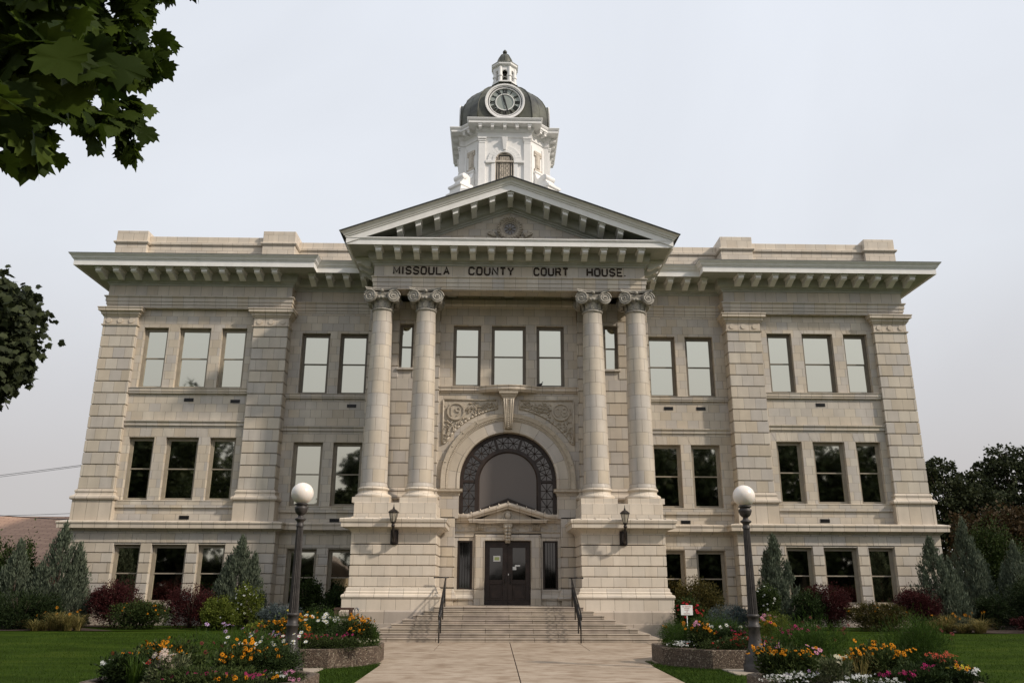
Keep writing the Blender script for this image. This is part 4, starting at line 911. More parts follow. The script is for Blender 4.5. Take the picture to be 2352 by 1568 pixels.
for i in CARD:
    for t0 in (-1.58, 1.16):
        fbox(CT, i, t0, t0+0.42, 0, 0.10, 24.2, 27.72); fbox(CT, i, t0-0.03, t0+0.45, 0, 0.15, 27.74, 27.84); fbox(CT, i, t0-0.05, t0+0.47, 0, 0.19, 27.86, 27.98); fbox(CT, i, t0+0.02, t0+0.40, 0, 0.12, 27.60, 27.735)
    # arch surround with impost and keystone
    for r0, r1, o1 in ((0.56, 0.74, 0.13), (0.75, 1.02, 0.09)):
        for k in range(14):
            a0, a1 = math.pi*k/14, math.pi*(k+1)/14; zc = 26.42
            CT.hexa([fpt(i, r0*math.cos(a0), o1, zc+r0*math.sin(a0)), fpt(i, r1*math.cos(a0), o1, zc+r1*math.sin(a0)), fpt(i, r1*math.cos(a0), 0, zc+r1*math.sin(a0)), fpt(i, r0*math.cos(a0), 0, zc+r0*math.sin(a0)),
                     fpt(i, r0*math.cos(a1), o1, zc+r0*math.sin(a1)), fpt(i, r1*math.cos(a1), o1, zc+r1*math.sin(a1)), fpt(i, r1*math.cos(a1), 0, zc+r1*math.sin(a1)), fpt(i, r0*math.cos(a1), 0, zc+r0*math.sin(a1))])
    for q in (-1, 1):
        t0, t1 = sorted((q*0.56, q*1.15)); fbox(CT, i, t0, t1, 0, 0.15, 26.26, 26.42); t0, t1 = sorted((q*0.56, q*0.80)); fbox(CT, i, t0, t1, 0, 0.09, 24.2, 26.255)
    CT.hexa([fpt(i, -0.08, 0.2, 27.12), fpt(i, 0.08, 0.2, 27.12), fpt(i, 0.08, 0, 27.12), fpt(i, -0.08, 0, 27.12), fpt(i, -0.17, 0.3, 27.93), fpt(i, 0.17, 0.3, 27.93), fpt(i, 0.17, 0, 27.93), fpt(i, -0.17, 0, 27.93)])
for i in DIAG:
    for t0 in (-0.54, 0.40): fbox(CT, i, t0, t0+0.14, 0, 0.05, 24.2, 27.72)
    # scroll consoles leaning on the diagonal faces
    def L(t, o, z): return fpt(i, t, o, z)
    pr = [(0.0, 24.2), (1.10, 24.2), (1.10, 24.95), (1.0, 25.0), (0.98, 25.30), (0.84, 25.48), (0.62, 25.50), (0.40, 25.38), (0.28, 25.42), (0.20, 25.7), (0.12, 25.95), (0.0, 26.0)]
    n = len(pr); CT.add([L(-0.36, o, z) for o, z in pr]+[L(0.36, o, z) for o, z in pr], [tuple(range(n)), tuple(range(2*n-1, n-1, -1))]+[(j, n+j, n+(j+1) % n, (j+1) % n) for j in range(n)])
    CT.tube([L(-0.40, 0.88, 25.30), L(0.40, 0.88, 25.30)], 0.20, 14); CT.tube([L(-0.38, 0.12, 25.92), L(0.38, 0.12, 25.92)], 0.10, 12)
    for k in range(6):
        tt = -0.3+k*0.12; CT.tube([L(tt, 0.82, 25.49), L(tt, 0.6, 25.51), L(tt, 0.4, 25.40)], 0.03, 5)
    CT.hexa([L(-0.50, 1.28, 24.2), L(0.50, 1.28, 24.2), L(0.55, -0.1, 24.2), L(-0.55, -0.1, 24.2), L(-0.50, 1.28, 24.75), L(0.50, 1.28, 24.75), L(0.55, -0.1, 24.85), L(-0.55, -0.1, 24.85)])
    CT.hexa([L(-0.55, 1.38, 24.55), L(0.55, 1.38, 24.55), L(0.6, -0.1, 24.55), L(-0.6, -0.1, 24.55), L(-0.55, 1.38, 24.7), L(0.55, 1.38, 24.7), L(0.6, -0.1, 24.7), L(-0.6, -0.1, 24.7)])
tower = CT.build('clock_tower', WHITE, CH, bevel=0.01)
for i in CARD+DIAG:
    ln = 3.4 if i in CARD else 0.8; nn_ = 5 if i in CARD else 2
    for k in range(nn_):
        t = -ln/2+ln*(k+0.5)/nn_ if i in DIAG else -1.5+3.0*k/4
        q = MB(); fbox(q, i, t-0.09, t+0.09, 0.15, 0.50, 28.47, 28.695); fbox(q, i, t-0.12, t+0.12, 0.15, 0.53, 28.61, 28.697); q.build('cornice_bracket', WHITE, tower)
# lattice windows (four sides) and stone panels (diagonals)
TLAT = simple('tower_lattice', (0.56, 0.50, 0.42), rough=0.6, var=0.15); DARKV = simple('dark_void', (0.07, 0.065, 0.06), rough=0.9)
for i in (0, 4, 12):
    g = MB(); zc = 26.42
    pts = [(0.56*math.cos(math.pi*k/20), zc+0.56*math.sin(math.pi*k/20)) for k in range(21)]
    g.add([fpt(i, x, 0.008, z) for x, z in [(0.56, 24.2)]+pts+[(-0.56, 24.2)]], [tuple(range(23))])
    lo = g.build('tower_window', DARKV, tower)
    g = MB()
    g.tube([fpt(i, x, 0.05, z) for x, z in [(0.54, 24.2)]+[(0.54*math.cos(math.pi*k/20), zc+0.54*math.sin(math.pi*k/20)) for k in range(21)]+[(-0.54, 24.2)]], 0.04, 6)
    fbox(g, i, -0.56, 0.56, 0.01, 0.12, 26.32, 26.42)
    c = 0.27
    def inside(x, z): return abs(x) < 0.51 and (z < zc or math.hypot(x, z-zc) < 0.52)
    segs = []
    for a in range(-2, 2):
        for r_ in range(9):
            x0, z0 = a*c, 24.2+r_*0.31
            if r_ > 6: z0 = 26.42+(r_-7)*0.28
            h = 0.31 if r_ <= 6 else 0.28
            segs += [((x0, z0), (x0+c, z0+h)), ((x0, z0+h), (x0+c, z0)), ((x0, z0), (x0+c, z0)), ((x0, z0), (x0, z0+h)), ((x0+c/2, z0), (x0+c/2, z0+h)), ((x0, z0+h/2), (x0+c, z0+h/2))]
    for (xa, za), (xb, zb) in segs:
        if inside((xa+xb)/2, (za+zb)/2) and inside(xa*0.97, za) and inside(xb*0.97, zb): g.tube([fpt(i, xa, 0.035, za), fpt(i, xb, 0.035, zb)], 0.022, 4, sm=False)
    g.build('lattice', TLAT, lo)
for i in DIAG:
    g = MB()
    fbox(g, i, -0.20, 0.20, 0.002, 0.06, 26.2, 27.1); fbox(g, i, -0.31, 0.31, 0.004, 0.08, 27.1, 27.42); fbox(g, i, -0.31, 0.31, 0.004, 0.08, 25.95, 26.22); fbox(g, i, -0.12, 0.12, 0.06, 0.1, 26.3, 27.25); fbox(g, i, -0.25, 0.25, 0.08, 0.11, 27.22, 27.32)
    g.build('stone_panel', TLAT, tower)
# dome
D = MB(); prof = [(2.80, 29.06, 0.62), (2.80, 29.36, 0.62), (2.71, 29.45, 0.62), (2.70, 30.0, 0.62), (2.65, 30.5, 0.62), (2.54, 30.98, 0.61), (2.36, 31.40, 0.61), (2.10, 31.80, 0.60), (1.78, 32.16, 0.59), (1.43, 32.46, 0.58), (1.08, 32.74, 0.56), (0.84, 32.95, 0.54), (0.80, 33.05, 0.52), (0.80, 33.28, 0.5)]
rings = [[(x, y, z) for x, y in chs(h, h*f)] for h, z, f in prof]
D.add([p for r in rings for p in r], [(i*8+j, i*8+(j+1) % 8, (i+1)*8+(j+1) % 8, (i+1)*8+j) for i in range(len(rings)-1) for j in range(8)])
D.add(rings[-1], [tuple(range(8))])
for j in range(8): D.tube([rings[i][j] for i in range(2, len(rings))], 0.045, 6)
for j in range(8):
    k = (j+1) % 8
    for fr in ((0.25, 0.5, 0.75) if j % 2 == 0 else (0.5,)):
        D.tube([tuple(rings[i][j][c]*(1-fr)+rings[i][k][c]*fr for c in range(3)) for i in range(2, len(rings))], 0.014, 4)
D.build('dome', COPPER, tower)
# clocks: round white dormers with dials on the four sides
CZ = 30.50
for idx, ang in enumerate((0, 90, 180, 270)):
    Mr = Matrix.Rotation(R(ang), 3, 'Z')
    def W(x, y, z): v = Mr @ Vector((x, y, 0)); return (TX+v.x, TY+v.y, z)
    def cyl(mb, r0, r1, y0, y1, n=48, m=0):
        vs = []; fs = []
        for i in range(n):
            a = 2*math.pi*i/n
            for r, y in ((r0, y1), (r0, y0), (r1, y0), (r1, y1)): vs.append(W(r*math.cos(a), y, CZ+r*math.sin(a)))
        for i in range(n):
            j = (i+1) % n
            for t in range(3): fs.append((i*4+t, j*4+t, j*4+t+1, i*4+t+1))
        mb.add(vs, fs, m)
    c = MB(); cyl(c, 1.12, 1.20, -2.80, -0.9); c.build('clock_housing', COPPER, tower)
    c = MB(); cyl(c, 1.13, 1.23, -2.87, -2.801); cyl(c, 1.06, 1.13, -2.82, -2.6); cyl(c, 0.95, 1.005, -2.78, -2.6); cyl(c, 0.54, 0.585, -2.745, -2.7)
    ck = c.build('clock', WHITE, tower)
    c = MB(); c.add([W(1.07*math.cos(2*math.pi*i/48), -2.70, CZ+1.07*math.sin(2*math.pi*i/48)) for i in range(48)], [tuple(range(48))])
    c.build('clock_dial', CLOCKG, tower)
    c = MB(); cyl(c, 1.005, 1.06, -2.765, -2.71)
    nums = ['XII', 'I', 'II', 'III', 'IIII', 'V', 'VI', 'VII', 'VIII', 'IX', 'X', 'XI']
    for h, sname in enumerate(nums):
        th = 2*math.pi*h/12; ws = {'I': 0.075, 'V': 0.15, 'X': 0.15}; tot = sum(ws[ch] for ch in sname); u = -tot/2
        def Pn(u_, v_): # u tangential (clockwise), v radial
            return W(math.sin(th)*v_+math.cos(th)*u_, -2.715, CZ+math.cos(th)*v_-math.sin(th)*u_)
        for ch in sname:
            wd = ws[ch]; a, b_ = 0.62, 0.91; mdl = u+wd/2
            if ch == 'I': c.tube([Pn(mdl, a), Pn(mdl, b_)], 0.024, 4, sm=False)
            elif ch == 'V': c.tube([Pn(u+0.015, b_), Pn(mdl, a)], 0.026, 4, sm=False); c.tube([Pn(mdl, a), Pn(u+wd-0.015, b_)], 0.015, 4, sm=False)
            else: c.tube([Pn(u+0.015, b_), Pn(u+wd-0.015, a)], 0.026, 4, sm=False); c.tube([Pn(u+0.015, a), Pn(u+wd-0.015, b_)], 0.015, 4, sm=False)
            u += wd
    c.build('clock_numerals', BLACK, tower)
    for nm, ang_h, ln, wd in (('hour_hand', R(-16), 0.58, 0.062), ('minute_hand', R(165), 0.88, 0.045)):
        c = MB(); ux, uz = math.sin(ang_h), math.cos(ang_h); px, pz = uz, -ux
        pts = [(-0.16, 0.03), (0.1, wd), (ln*0.72, wd*0.8), (ln, 0.005)]
        poly = [(v*ux+w_*px, v*uz+w_*pz) for v, w_ in pts]+[(v*ux-w_*px, v*uz-w_*pz) for v, w_ in pts[::-1]]
        yy = -2.75 if nm == 'hour_hand' else -2.77; n = len(poly)
        c.add([W(x, yy, CZ+z) for x, z in poly]+[W(x, yy+0.015, CZ+z) for x, z in poly], [tuple(range(n)), tuple(range(2*n-1, n-1, -1))]+[(i, (i+1) % n, n+(i+1) % n, n+i) for i in range(n)])
        c.build(nm, BLACK, tower)
# lantern on top
Lt = MB()
Lt.prismz(chs(0.78, 0.36), 33.29, 33.42)
for j in range(8):
    p = Vector(chs(0.62, 0.30)[j]); Lt.lathe(p.x, p.y, [(0.14, 33.42), (0.14, 34.50)], 6); Lt.lathe(p.x, p.y, [(0.18, 33.80), (0.18, 33.92)], 6)
pp = chs(0.62, 0.30)
for j in range(8):
    a, b_ = Vector(pp[j]), Vector(pp[(j+1) % 8]); d = b_-a
    for k in range(8):
        t0, t1 = k/8, (k+1)/8; z0 = 34.07+0.24*math.sin(math.pi*min(1, max(0, (t0-0.1)/0.8))); z1 = 34.07+0.24*math.sin(math.pi*min(1, max(0, (t1-0.1)/0.8)))
        n = Vector((d.y, -d.x)).normalized()*0.06; P0, P1 = a+d*t0, a+d*t1
        Lt.hexa([(P0.x+n.x, P0.y+n.y, z0), (P1.x+n.x, P1.y+n.y, z1), (P1.x-n.x, P1.y-n.y, z1), (P0.x-n.x, P0.y-n.y, z0), (P0.x+n.x, P0.y+n.y, 34.52), (P1.x+n.x, P1.y+n.y, 34.52), (P1.x-n.x, P1.y-n.y, 34.52), (P0.x-n.x, P0.y-n.y, 34.52)])
Lt.sweep(chs(0.62, 0.30), [(-0.3, 34.48), (0.06, 34.50), (0.10, 34.58), (0.16, 34.60), (0.20, 34.65), (0.20, 34.75), (0.25, 34.80), (-0.3, 34.90)], closed=True)
Lt.build('lantern', WHITE, tower)
D = MB(); D.lathe(TX, TY, [(0.58, 34.85)]+[(0.54*math.cos(a)**0.9, 34.92+0.97*math.sin(a)) for a in [math.pi/2*k/8 for k in range(8)]]+[(0.06, 35.89), (0.07, 35.95)], 16)
for j in range(8):
    a0 = 2*math.pi*j/8; D.tube([(TX+0.55*math.cos(t)**0.9*math.cos(a0), TY+0.55*math.cos(t)**0.9*math.sin(a0), 34.92+0.98*math.sin(t)) for t in [math.pi/2*k/8 for k in range(8)]], 0.02, 5)
D.ball((TX, TY, 36.08), 0.15, 16); D.lathe(TX, TY, [(0.05, 36.2), (0.03, 36.28), (0.0, 36.33)], 8)
D.lathe(TX, TY, [(0.70, 33.20), (0.97, 33.20), (0.88, 33.30), (0.70, 33.30)], 8, rot=math.pi/8)
D.build('lantern_dome', COPPER, tower)
B_ = MB(); B_.lathe(TX, TY, [(0.03, 34.12), (0.12, 34.08), (0.17, 33.92), (0.20, 33.7), (0.27, 33.58), (0.27, 33.54)], 16); B_.build('bell', COPPER, tower)

# ================================================================== wall lanterns, handrails, lamps, sign, frame
def wall_lantern(x, label):
    g = 'wall lanterns on the column pedestals'
    e_ = empty('wall_lantern', (x, -3.3, 3.42), label, 'wall lantern', g)
    b = MB(); b.box(-0.15, 0.15, -0.07, 0.0, 0.0, 0.56); b.box(-0.17, 0.17, -0.1, 0.0, 0.54, 0.60); b.tube([(0, -0.05, 0.12), (0, -0.30, 0.10), (0, -0.46, 0.25), (0, -0.50, 0.48), (0, -0.58, 0.62), (0, -0.62, 0.74)], [0.06, 0.06, 0.055, 0.05, 0.045, 0.05], 10)
    b.box(-0.09, 0.09, -0.22, -0.05, 0.02, 0.5); b.ball((0, -0.62, 0.66), 0.075, 12)
    b.build('bracket', DMETAL, e_)
    c = MB(); n = 6; zb, zm, zt = 0.74, 0.82, 1.14; rb, rt = 0.085, 0.185; cy = -0.62
    c.lathe(0, cy, [(0.05, 0.72), (rb, 0.76), (rb+0.01, 0.80)], 6, sm=False)
    for k in range(n):
        a = 2*math.pi*k/n+R(20)
        c.tube([(rb*math.cos(a), cy+rb*math.sin(a), 0.78), (rt*math.cos(a), cy+rt*math.sin(a), 1.16)], 0.012, 5)
        a2 = a+2*math.pi/n; c.tube([(rt*math.cos(a), cy+rt*math.sin(a), 1.155), (rt*math.cos(a2), cy+rt*math.sin(a2), 1.155)], 0.015, 5)
    c.lathe(0, cy, [(0.215, 1.15), (0.215, 1.175), (0.12, 1.25), (0.06, 1.28), (0.035, 1.31), (0.04, 1.34), (0.02, 1.37), (0.012, 1.45), (0.0, 1.50)], 6, sm=False, rot=R(20))
    c.build('lantern_cage', DMETAL, e_)
    g_ = MB(); g_.lathe(0, cy, [(rb-0.008, 0.79), (rt-0.012, 1.15)], 6, sm=False, rot=R(20)); g_.lathe(0, cy, [(0.03, 0.8), (0.04, 0.86), (0.04, 0.96), (0.0, 1.0)], 8)
    g_.build('glass', LGLASS, e_)
wall_lantern(-4.46, 'black hexagonal wall lantern on the left column pedestal'); wall_lantern(4.49, 'black hexagonal wall lantern on the right column pedestal')

def handrail(s, label):
    e_ = empty('handrail', (s*2.42, -6.6, 0), label, 'handrail', 'handrails on the entrance steps')
    b = MB(); z0 = 0.98; y0, y1 = -0.15, 3.2
    def zt(y): return z0+0.02+max(0, y-0.1)*0.372
    for dy in (0.0, 0.85, 1.95, 3.05): b.tube([(0, dy, 0.0 if dy < .3 else 0.139*min(8, int((dy-0.4)/0.357)+1)-0.01), (0, dy, zt(dy))], 0.022, 8)
    b.tube([(0, -0.22, z0-0.22), (0, -0.24, z0-0.08), (0, -0.12, z0), (0, y1, zt(y1)), (0, y1+0.15, zt(y1)+0.02)], 0.028, 8)
    b.tube([(0, -0.0, 0.42), (0, y1-0.1, 0.42+0.372*(y1-0.1))], 0.018, 6); b.tube([(0, 0.0, 0.78), (0, y1, 0.78+0.372*y1)], 0.016, 6)
    for k in range(29):
        y = 0.10+k*0.108; b.tube([(0, y, 0.42+0.372*y), (0, y, 0.80+0.372*y)], 0.013, 5)
    b.build('rail_panel', BLACK, e_)
    c = MB(); c.tube([(-s*0.12, y1-0.1, zt(y1)+0.02), (s*0.42, y1-0.1, zt(y1)+0.02)], 0.02, 8); c.ball((s*0.42, y1-0.1, zt(y1)+0.02), 0.035, 8); c.build('wall_tie', BLACK, e_)
handrail(-1, 'black iron handrail on the left side of the entrance steps'); handrail(1, 'black iron handrail on the right side of the entrance steps')

def street_lamp(x, y, label):
    e_ = empty('street_lamp', (x, y, 0), label, 'street lamp', 'globe lamps beside the walk')
    b = MB()
    b.lathe(0, 0, [(0.30, 0.03), (0.30, 0.18), (0.27, 0.22), (0.28, 0.26), (0.25, 0.30), (0.26, 0.36), (0.23, 0.40), (0.17, 0.56), (0.135, 0.75), (0.125, 0.98), (0.145, 1.00), (0.145, 1.04), (0.12, 1.05), (0.12, 1.22), (0.14, 1.24), (0.14, 1.28), (0.115, 1.30)], 24)
    b.build('lamp_base', LAMPM, e_)
    c = MB(); n = 32; zs = [1.30, 2.0, 2.8, 3.30]; rr = [0.112, 0.098, 0.085, 0.078]; vs = []
    for z, r in zip(zs, rr):
        for i in range(n):
            a = 2*math.pi*i/n; q_ = r*(1.0 if i % 2 else 0.86); vs.append((q_*math.cos(a), q_*math.sin(a), z))
    c.add(vs, [(k*n+i, k*n+(i+1) % n, (k+1)*n+(i+1) % n, (k+1)*n+i) for k in range(3) for i in range(n)])
    c.lathe(0, 0, [(0.09, 3.28), (0.09, 3.33), (0.075, 3.35), (0.08, 3.40), (0.13, 3.44), (0.13, 3.47), (0.07, 3.50), (0.06, 3.55), (0.10, 3.58), (0.13, 3.62), (0.155, 3.70), (0.155, 3.74), (0.12, 3.76), (0.12, 3.79), (0.155, 3.80), (0.155, 3.825), (0.10, 3.83)], 24)
    c.build('post', LAMPM, e_)
    g_ = MB(); g_.ball((0, 0, 4.075), 0.262, 40); g_.build('globe', GLOBE, e_)
    e_.scale = (1, 1, 0.975)
street_lamp(-5.16, -16.2, 'white globe lamp on fluted post, left of the walk'); street_lamp(5.46, -16.2, 'white globe lamp on fluted post, right of the walk')

e_ = empty('notice_sign', (6.0, -7.0, 0.05), 'small white no smoking sign on a thin stake by the red roses', 'sign')
b = MB(); b.box(-0.2, 0.2, -0.012, 0, 0.90, 1.22); so1 = b.build('board', PAPER, e_)
b = MB()
for k, t in enumerate(('NO SMOKING', 'WITHIN', '30 FEET', 'OF', 'BUILDING')): text(b, t, None, None, 1.155-k*0.057, 0.034, -0.0125, 0.002, xc=0, bold=0.002)
b.build('sign_lettering', REDW, so1)
b = MB(); b.tube([(0, 0.012, 0), (0, 0.012, 1.0)], 0.012, 6); b.build('stake', PAPER, e_)

e_ = empty('wooden_frame', (-6.0, -5.0, 0.05), 'brown open wooden frame stand left of the granite steps', 'frame stand')
b = MB()
for x in (-0.30, 0.22): b.box(x, x+0.07, -0.04, 0.03, 0, 0.98); b.box(x+0.02, x+0.09, 0.25, 0.32, 0, 0.98)
b.box(-0.32, 0.33, -0.05, 0.04, 0.98, 1.05); b.box(-0.30, 0.36, 0.24, 0.33, 0.98, 1.05); b.box(-0.225, 0.215, -0.03, 0.02, 0.68, 0.77); b.box(0.25, 0.30, 0.03, 0.24, 0.70, 0.76)
b.build('timber_frame', simple('brown_timber', (0.075, 0.042, 0.03), rough=0.7, var=0.25, scale=10), e_)
e_ = empty('pipe_post', (-5.50, -5.0, 0.05), 'thin grey pipe posts with rounded top beside the wooden frame', 'post')
b = MB(); b.tube([(-0.06, 0, 0), (-0.06, 0, 1.0), (-0.04, 0, 1.04), (0.02, 0, 1.05), (0.06, 0, 1.0), (0.06, 0, 0)], 0.018, 8); b.ball((0.05, 0, 1.0), 0.04, 10); b.build('pipe', simple('grey_steel', (0.22, 0.22, 0.23), rough=0.4, metal=0.5), e_)

# pigeon on the sill
e_ = empty('pigeon', (1.40, -0.99, 10.315), 'dark pigeon resting on the sill under the right centre window', 'pigeon')
b = MB(); me = bpy.data.meshes.new('body')
path = [(-0.16, 0.05, 0.012), (-0.10, 0.055, 0.03), (-0.03, 0.07, 0.052), (0.04, 0.095, 0.055), (0.075, 0.135, 0.036), (0.085, 0.175, 0.026), (0.097, 0.20, 0.026), (0.125, 0.195, 0.008), (0.145, 0.188, 0.003)]
b.tube([(x, 0, z) for x, z, r in path], [r for x, z, r in path], 12); b.build('body', simple('pigeon_feathers', (0.045, 0.045, 0.05), rough=0.6, var=0.3, scale=30), e_)
b = MB()
for yy in (-0.02, 0.02): b.tube([(0.03, yy, 0.0), (0.02, yy, 0.06)], 0.006, 5)
b.build('leg', simple('pigeon_leg', (0.25, 0.08, 0.06)), e_)

# ================================================================== ground
def gz(x, y):
    t = min(1, max(0, (y+15)/9.0)); t = t*t*(3-2*t); u = min(1, max(0, (abs(x)-6.5)/3.0)); return 0.27*t*u
b = MB(); xs = sorted(set([-400, -150, -80, -50]+list(np.arange(-40, 41, 1.0))+[50, 80, 150, 400])); ys = sorted(set([-400, -150, -80, -55]+list(np.arange(-44, 6, 1.0))+[12, 25, 50, 100, 300]))
vs = [(x, y, gz(x, y)-0.03*(1 if abs(x) < 3.9 else 0)) for y in ys for x in xs]; nx = len(xs)
b.add(vs, [(j*nx+i, j*nx+i+1, (j+1)*nx+i+1, (j+1)*nx+i) for j in range(len(ys)-1) for i in range(nx-1)], 0, True)
o = b.build('lawn', LAWN); tag(o, 'mown green lawn around the courthouse', 'lawn', kind='structure')
# walk with cross path in front of the steps
J = 0.012
b = MB()
yb = [-46, -41.5, -37, -32.5, -28, -23.5, -19, -14.6]
for k in range(7):
    for a, c_ in ((-3.32, -J), (J, 3.32)): b.box(a, c_, yb[k]+J, yb[k+1]-J, -0.2, 0.012)
b.prismz([(-3.32, -14.6+J), (-J, -14.6+J), (-J, -10), (-5.2, -10), (-7.0, -11.2), (-6.0, -12.1), (-4.2, -13.3)], -0.2, 0.012)
b.prismz([(J, -14.6+J), (3.32, -14.6+J), (4.2, -13.3), (6.0, -12.1), (7.0, -11.2), (5.2, -10), (J, -10)], -0.2, 0.012)
for k in range(-3, 3): b.box(k*2.35+J, (k+1)*2.35-J, -10+2*J, -5.8, -0.2, 0.012)
o = b.build('walkway', PAVE); tag(o, 'buff concrete walk leading up to the entrance steps', 'walk', kind='structure')
b = MB(); b.box(-3.3, 3.3, -46, -10.2, -0.25, -0.004); b.box(-7.0, 7.0, -10.5, -5.9, -0.25, -0.004); b.build('walkway_joint', MULCH); tag(bpy.data.objects['walkway_joint'], 'dark joints between the concrete slabs of the walk', 'walk joint', kind='structure')
for s, lb in ((-1, 'left'), (1, 'right')):
    b = MB(); cx, cy_2 = (-5.16, -16.2) if s < 0 else (5.46, -16.2); b.box(cx-0.65, cx+0.65, cy_2-0.6, cy_2+0.6, -0.1, 0.03)
    o = b.build('lamp_footing', CONC, bevel=0.01); tag(o, 'square concrete slab under the %s globe lamp' % lb, 'footing', 'lamp footings')
for s in (-1, 1):
    b = MB()
    b.add([(s*x, y, gz(s*x, y)+0.02) for x, y in ((6.4, -3.2), (9, -4.6), (14, -4.9), (18, -5.0), (24, -4.6), (24, 1.0), (19.0, 1.0), (19, 0.5), (6.4, 0.5))], [tuple(range(9))])
    o = b.build('planting_bed', MULCH); tag(o, 'dark mulch bed along the foot of the %s wing' % ('left' if s < 0 else 'right'), 'planting bed', kind='structure')
# street behind the camera (seen only as reflection)
b = MB(); b.box(-200, 200, -60, -48, -0.2, 0.01); o = b.build('street', simple('asphalt', (0.06, 0.06, 0.06), rough=0.9)); tag(o, 'grey asphalt street', 'street', kind='structure')

# ================================================================== planters
def planter(cx, cy, r, label):
    e_ = empty('planter', (cx, cy, 0), label, 'planter', 'pebble aggregate planters beside the walk')
    b = MB(); oc = [(r*math.cos(R(22.5+45*k)), r*math.sin(R(22.5+45*k))) for k in range(8)]
    b.sweep(oc, [(-0.16, 0.0), (0.0, 0.0), (0.0, 0.41), (-0.02, 0.43), (-0.14, 0.43), (-0.16, 0.41), (-0.16, 0.0)], closed=True)
    # counter-clockwise outline: right-hand side is outwards
    b.build('planter_wall', AGG, e_)
    c = MB(); c.add([(x*0.93, y*0.93, 0.36) for x, y in oc], [tuple(range(8))]); c.build('soil', MULCH, e_)
planter(-5.15, -13.75, 1.85, 'octagonal pebble planter behind the left globe lamp'); planter(5.35, -13.75, 1.85, 'octagonal pebble planter behind the right globe lamp')
planter(-5.25, -21.6, 1.85, 'octagonal pebble planter in the near left foreground'); planter(5.55, -21.6, 1.85, 'octagonal pebble planter in the near right foreground')

# ================================================================== far building, wires
e_ = empty('shingle_roof_building', (-36, 20, 0), 'long building with brown shingle roof beyond the left wing', 'building')
b = MB(); b.add([(-14, -6, 3.1), (18, -6, 3.1), (18, 2, 6.35), (-14, 2, 6.35), (-14, 10, 3.1), (18, 10, 3.1)], [(0, 1, 2, 3), (3, 2, 5, 4)])
b.box(-14, 18, -6.0, -5.85, 2.85, 3.1)
mt_, nt_, bb_ = newmat('brown_shingles'); tcn = N(nt_, 'ShaderNodeTexCoord'); br = N(nt_, 'ShaderNodeTexBrick', offset=0.5)
br.inputs['Scale'].default_value = 1; br.inputs['Brick Width'].default_value = 0.9; br.inputs['Row Height'].default_value = 0.22; br.inputs['Mortar Size'].default_value = 0.03
br.inputs['Color1'].default_value = (0.40, 0.255, 0.175, 1); br.inputs['Color2'].default_value = (0.29, 0.18, 0.12, 1); br.inputs['Mortar'].default_value = (0.20, 0.115, 0.085, 1)
mp_ = N(nt_, 'ShaderNodeMapping'); mp_.inputs['Rotation'].default_value = (0, 0, 0); nt_.links.new(tcn.outputs['Object'], mp_.inputs[0]); nt_.links.new(mp_.outputs[0], br.inputs['Vector']); nt_.links.new(br.outputs['Color'], bb_.inputs['Base Color']); bb_.inputs['Roughness'].default_value = 0.9
b.build('roof', mt_, e_)
b = MB(); b.box(-14, 17, -5, 9, 0, 2.85); b.box(-14, 17, -5.05, -5.0, 1.9, 2.3, 1)
wl = b.build('wall', [simple('buff_wall', (0.42, 0.36, 0.30), rough=0.8), REDW], e_)
for k in range(8):
    b = MB(); b.box(-12+k*3.5, -10+k*3.5, -5.06, -5.01, 0.5, 1.8); b.build('window', GLASSD, wl)
e_ = empty('utility_pole', (-52, 19, 0), 'wooden utility pole out beyond the left wing', 'utility pole')
b = MB(); b.tube([(0, 0, 0), (0, 0, 9.5)], [0.16, 0.11], 10); b.build('pole', BARK, e_)
b = MB(); b.box(-1.1, 1.1, -0.06, 0.06, 8.2, 8.35); b.build('crossarm', BARK, e_)
wires = [((-52, 19, 6.6), (-23.6, 10, 8.25), -0.7, 0.014, 'upper twin utility wire slanting up to the left wing'), ((-52, 19, 6.4), (-23.6, 10, 8.18), -0.7, 0.012, 'lower strand just under the upper utility wire'),
         ((-52, 19, 6.4), (-20.5, 8, 5.55), 0.35, 0.012, 'middle thin wire sagging to the left wing corner'), ((-52, 19, 7.6), (-20.5, 8, 5.0), 0.15, 0.022, 'thick lowest wire reaching the belt course corner')]
for p0, p1, sag, r, lb in wires:
    b = MB(); P0, P1 = Vector(p0), Vector(p1)
    b.tube([tuple(P0.lerp(P1, t/12)-Vector((0, 0, max(sag, 0.1)*4*(t/12)*(1-t/12)))) for t in range(13)], r, 5)
    o = b.build('utility_wire', BLACK); tag(o, lb, 'wire', 'utility wires left of the building')
# ================================================================== vegetation
def mesh_np(name, V, F4, mat, parent=None, tone=None, loc=None):
    me = bpy.data.meshes.new(name); nv, nf = len(V), len(F4); k = F4.shape[1]
    me.vertices.add(nv); me.vertices.foreach_set('co', V.astype(np.float32).ravel())
    me.loops.add(nf*k); me.loops.foreach_set('vertex_index', F4.astype(np.int32).ravel())
    me.polygons.add(nf); me.polygons.foreach_set('loop_start', np.arange(0, nf*k, k, dtype=np.int32)); me.polygons.foreach_set('loop_total', np.full(nf, k, dtype=np.int32))
    me.update(calc_edges=True)
    if tone is not None:
        a = me.attributes.new('tone', 'FLOAT', 'FACE'); a.data.foreach_set('value', tone.astype(np.float32))
    me.materials.append(mat); o = bpy.data.objects.new(name, me); COL.objects.link(o)
    if parent: o.parent = parent
    if loc is not None: o.location = loc
    return o
def unit(v): return v/np.maximum(np.linalg.norm(v, axis=1, keepdims=True), 1e-9)
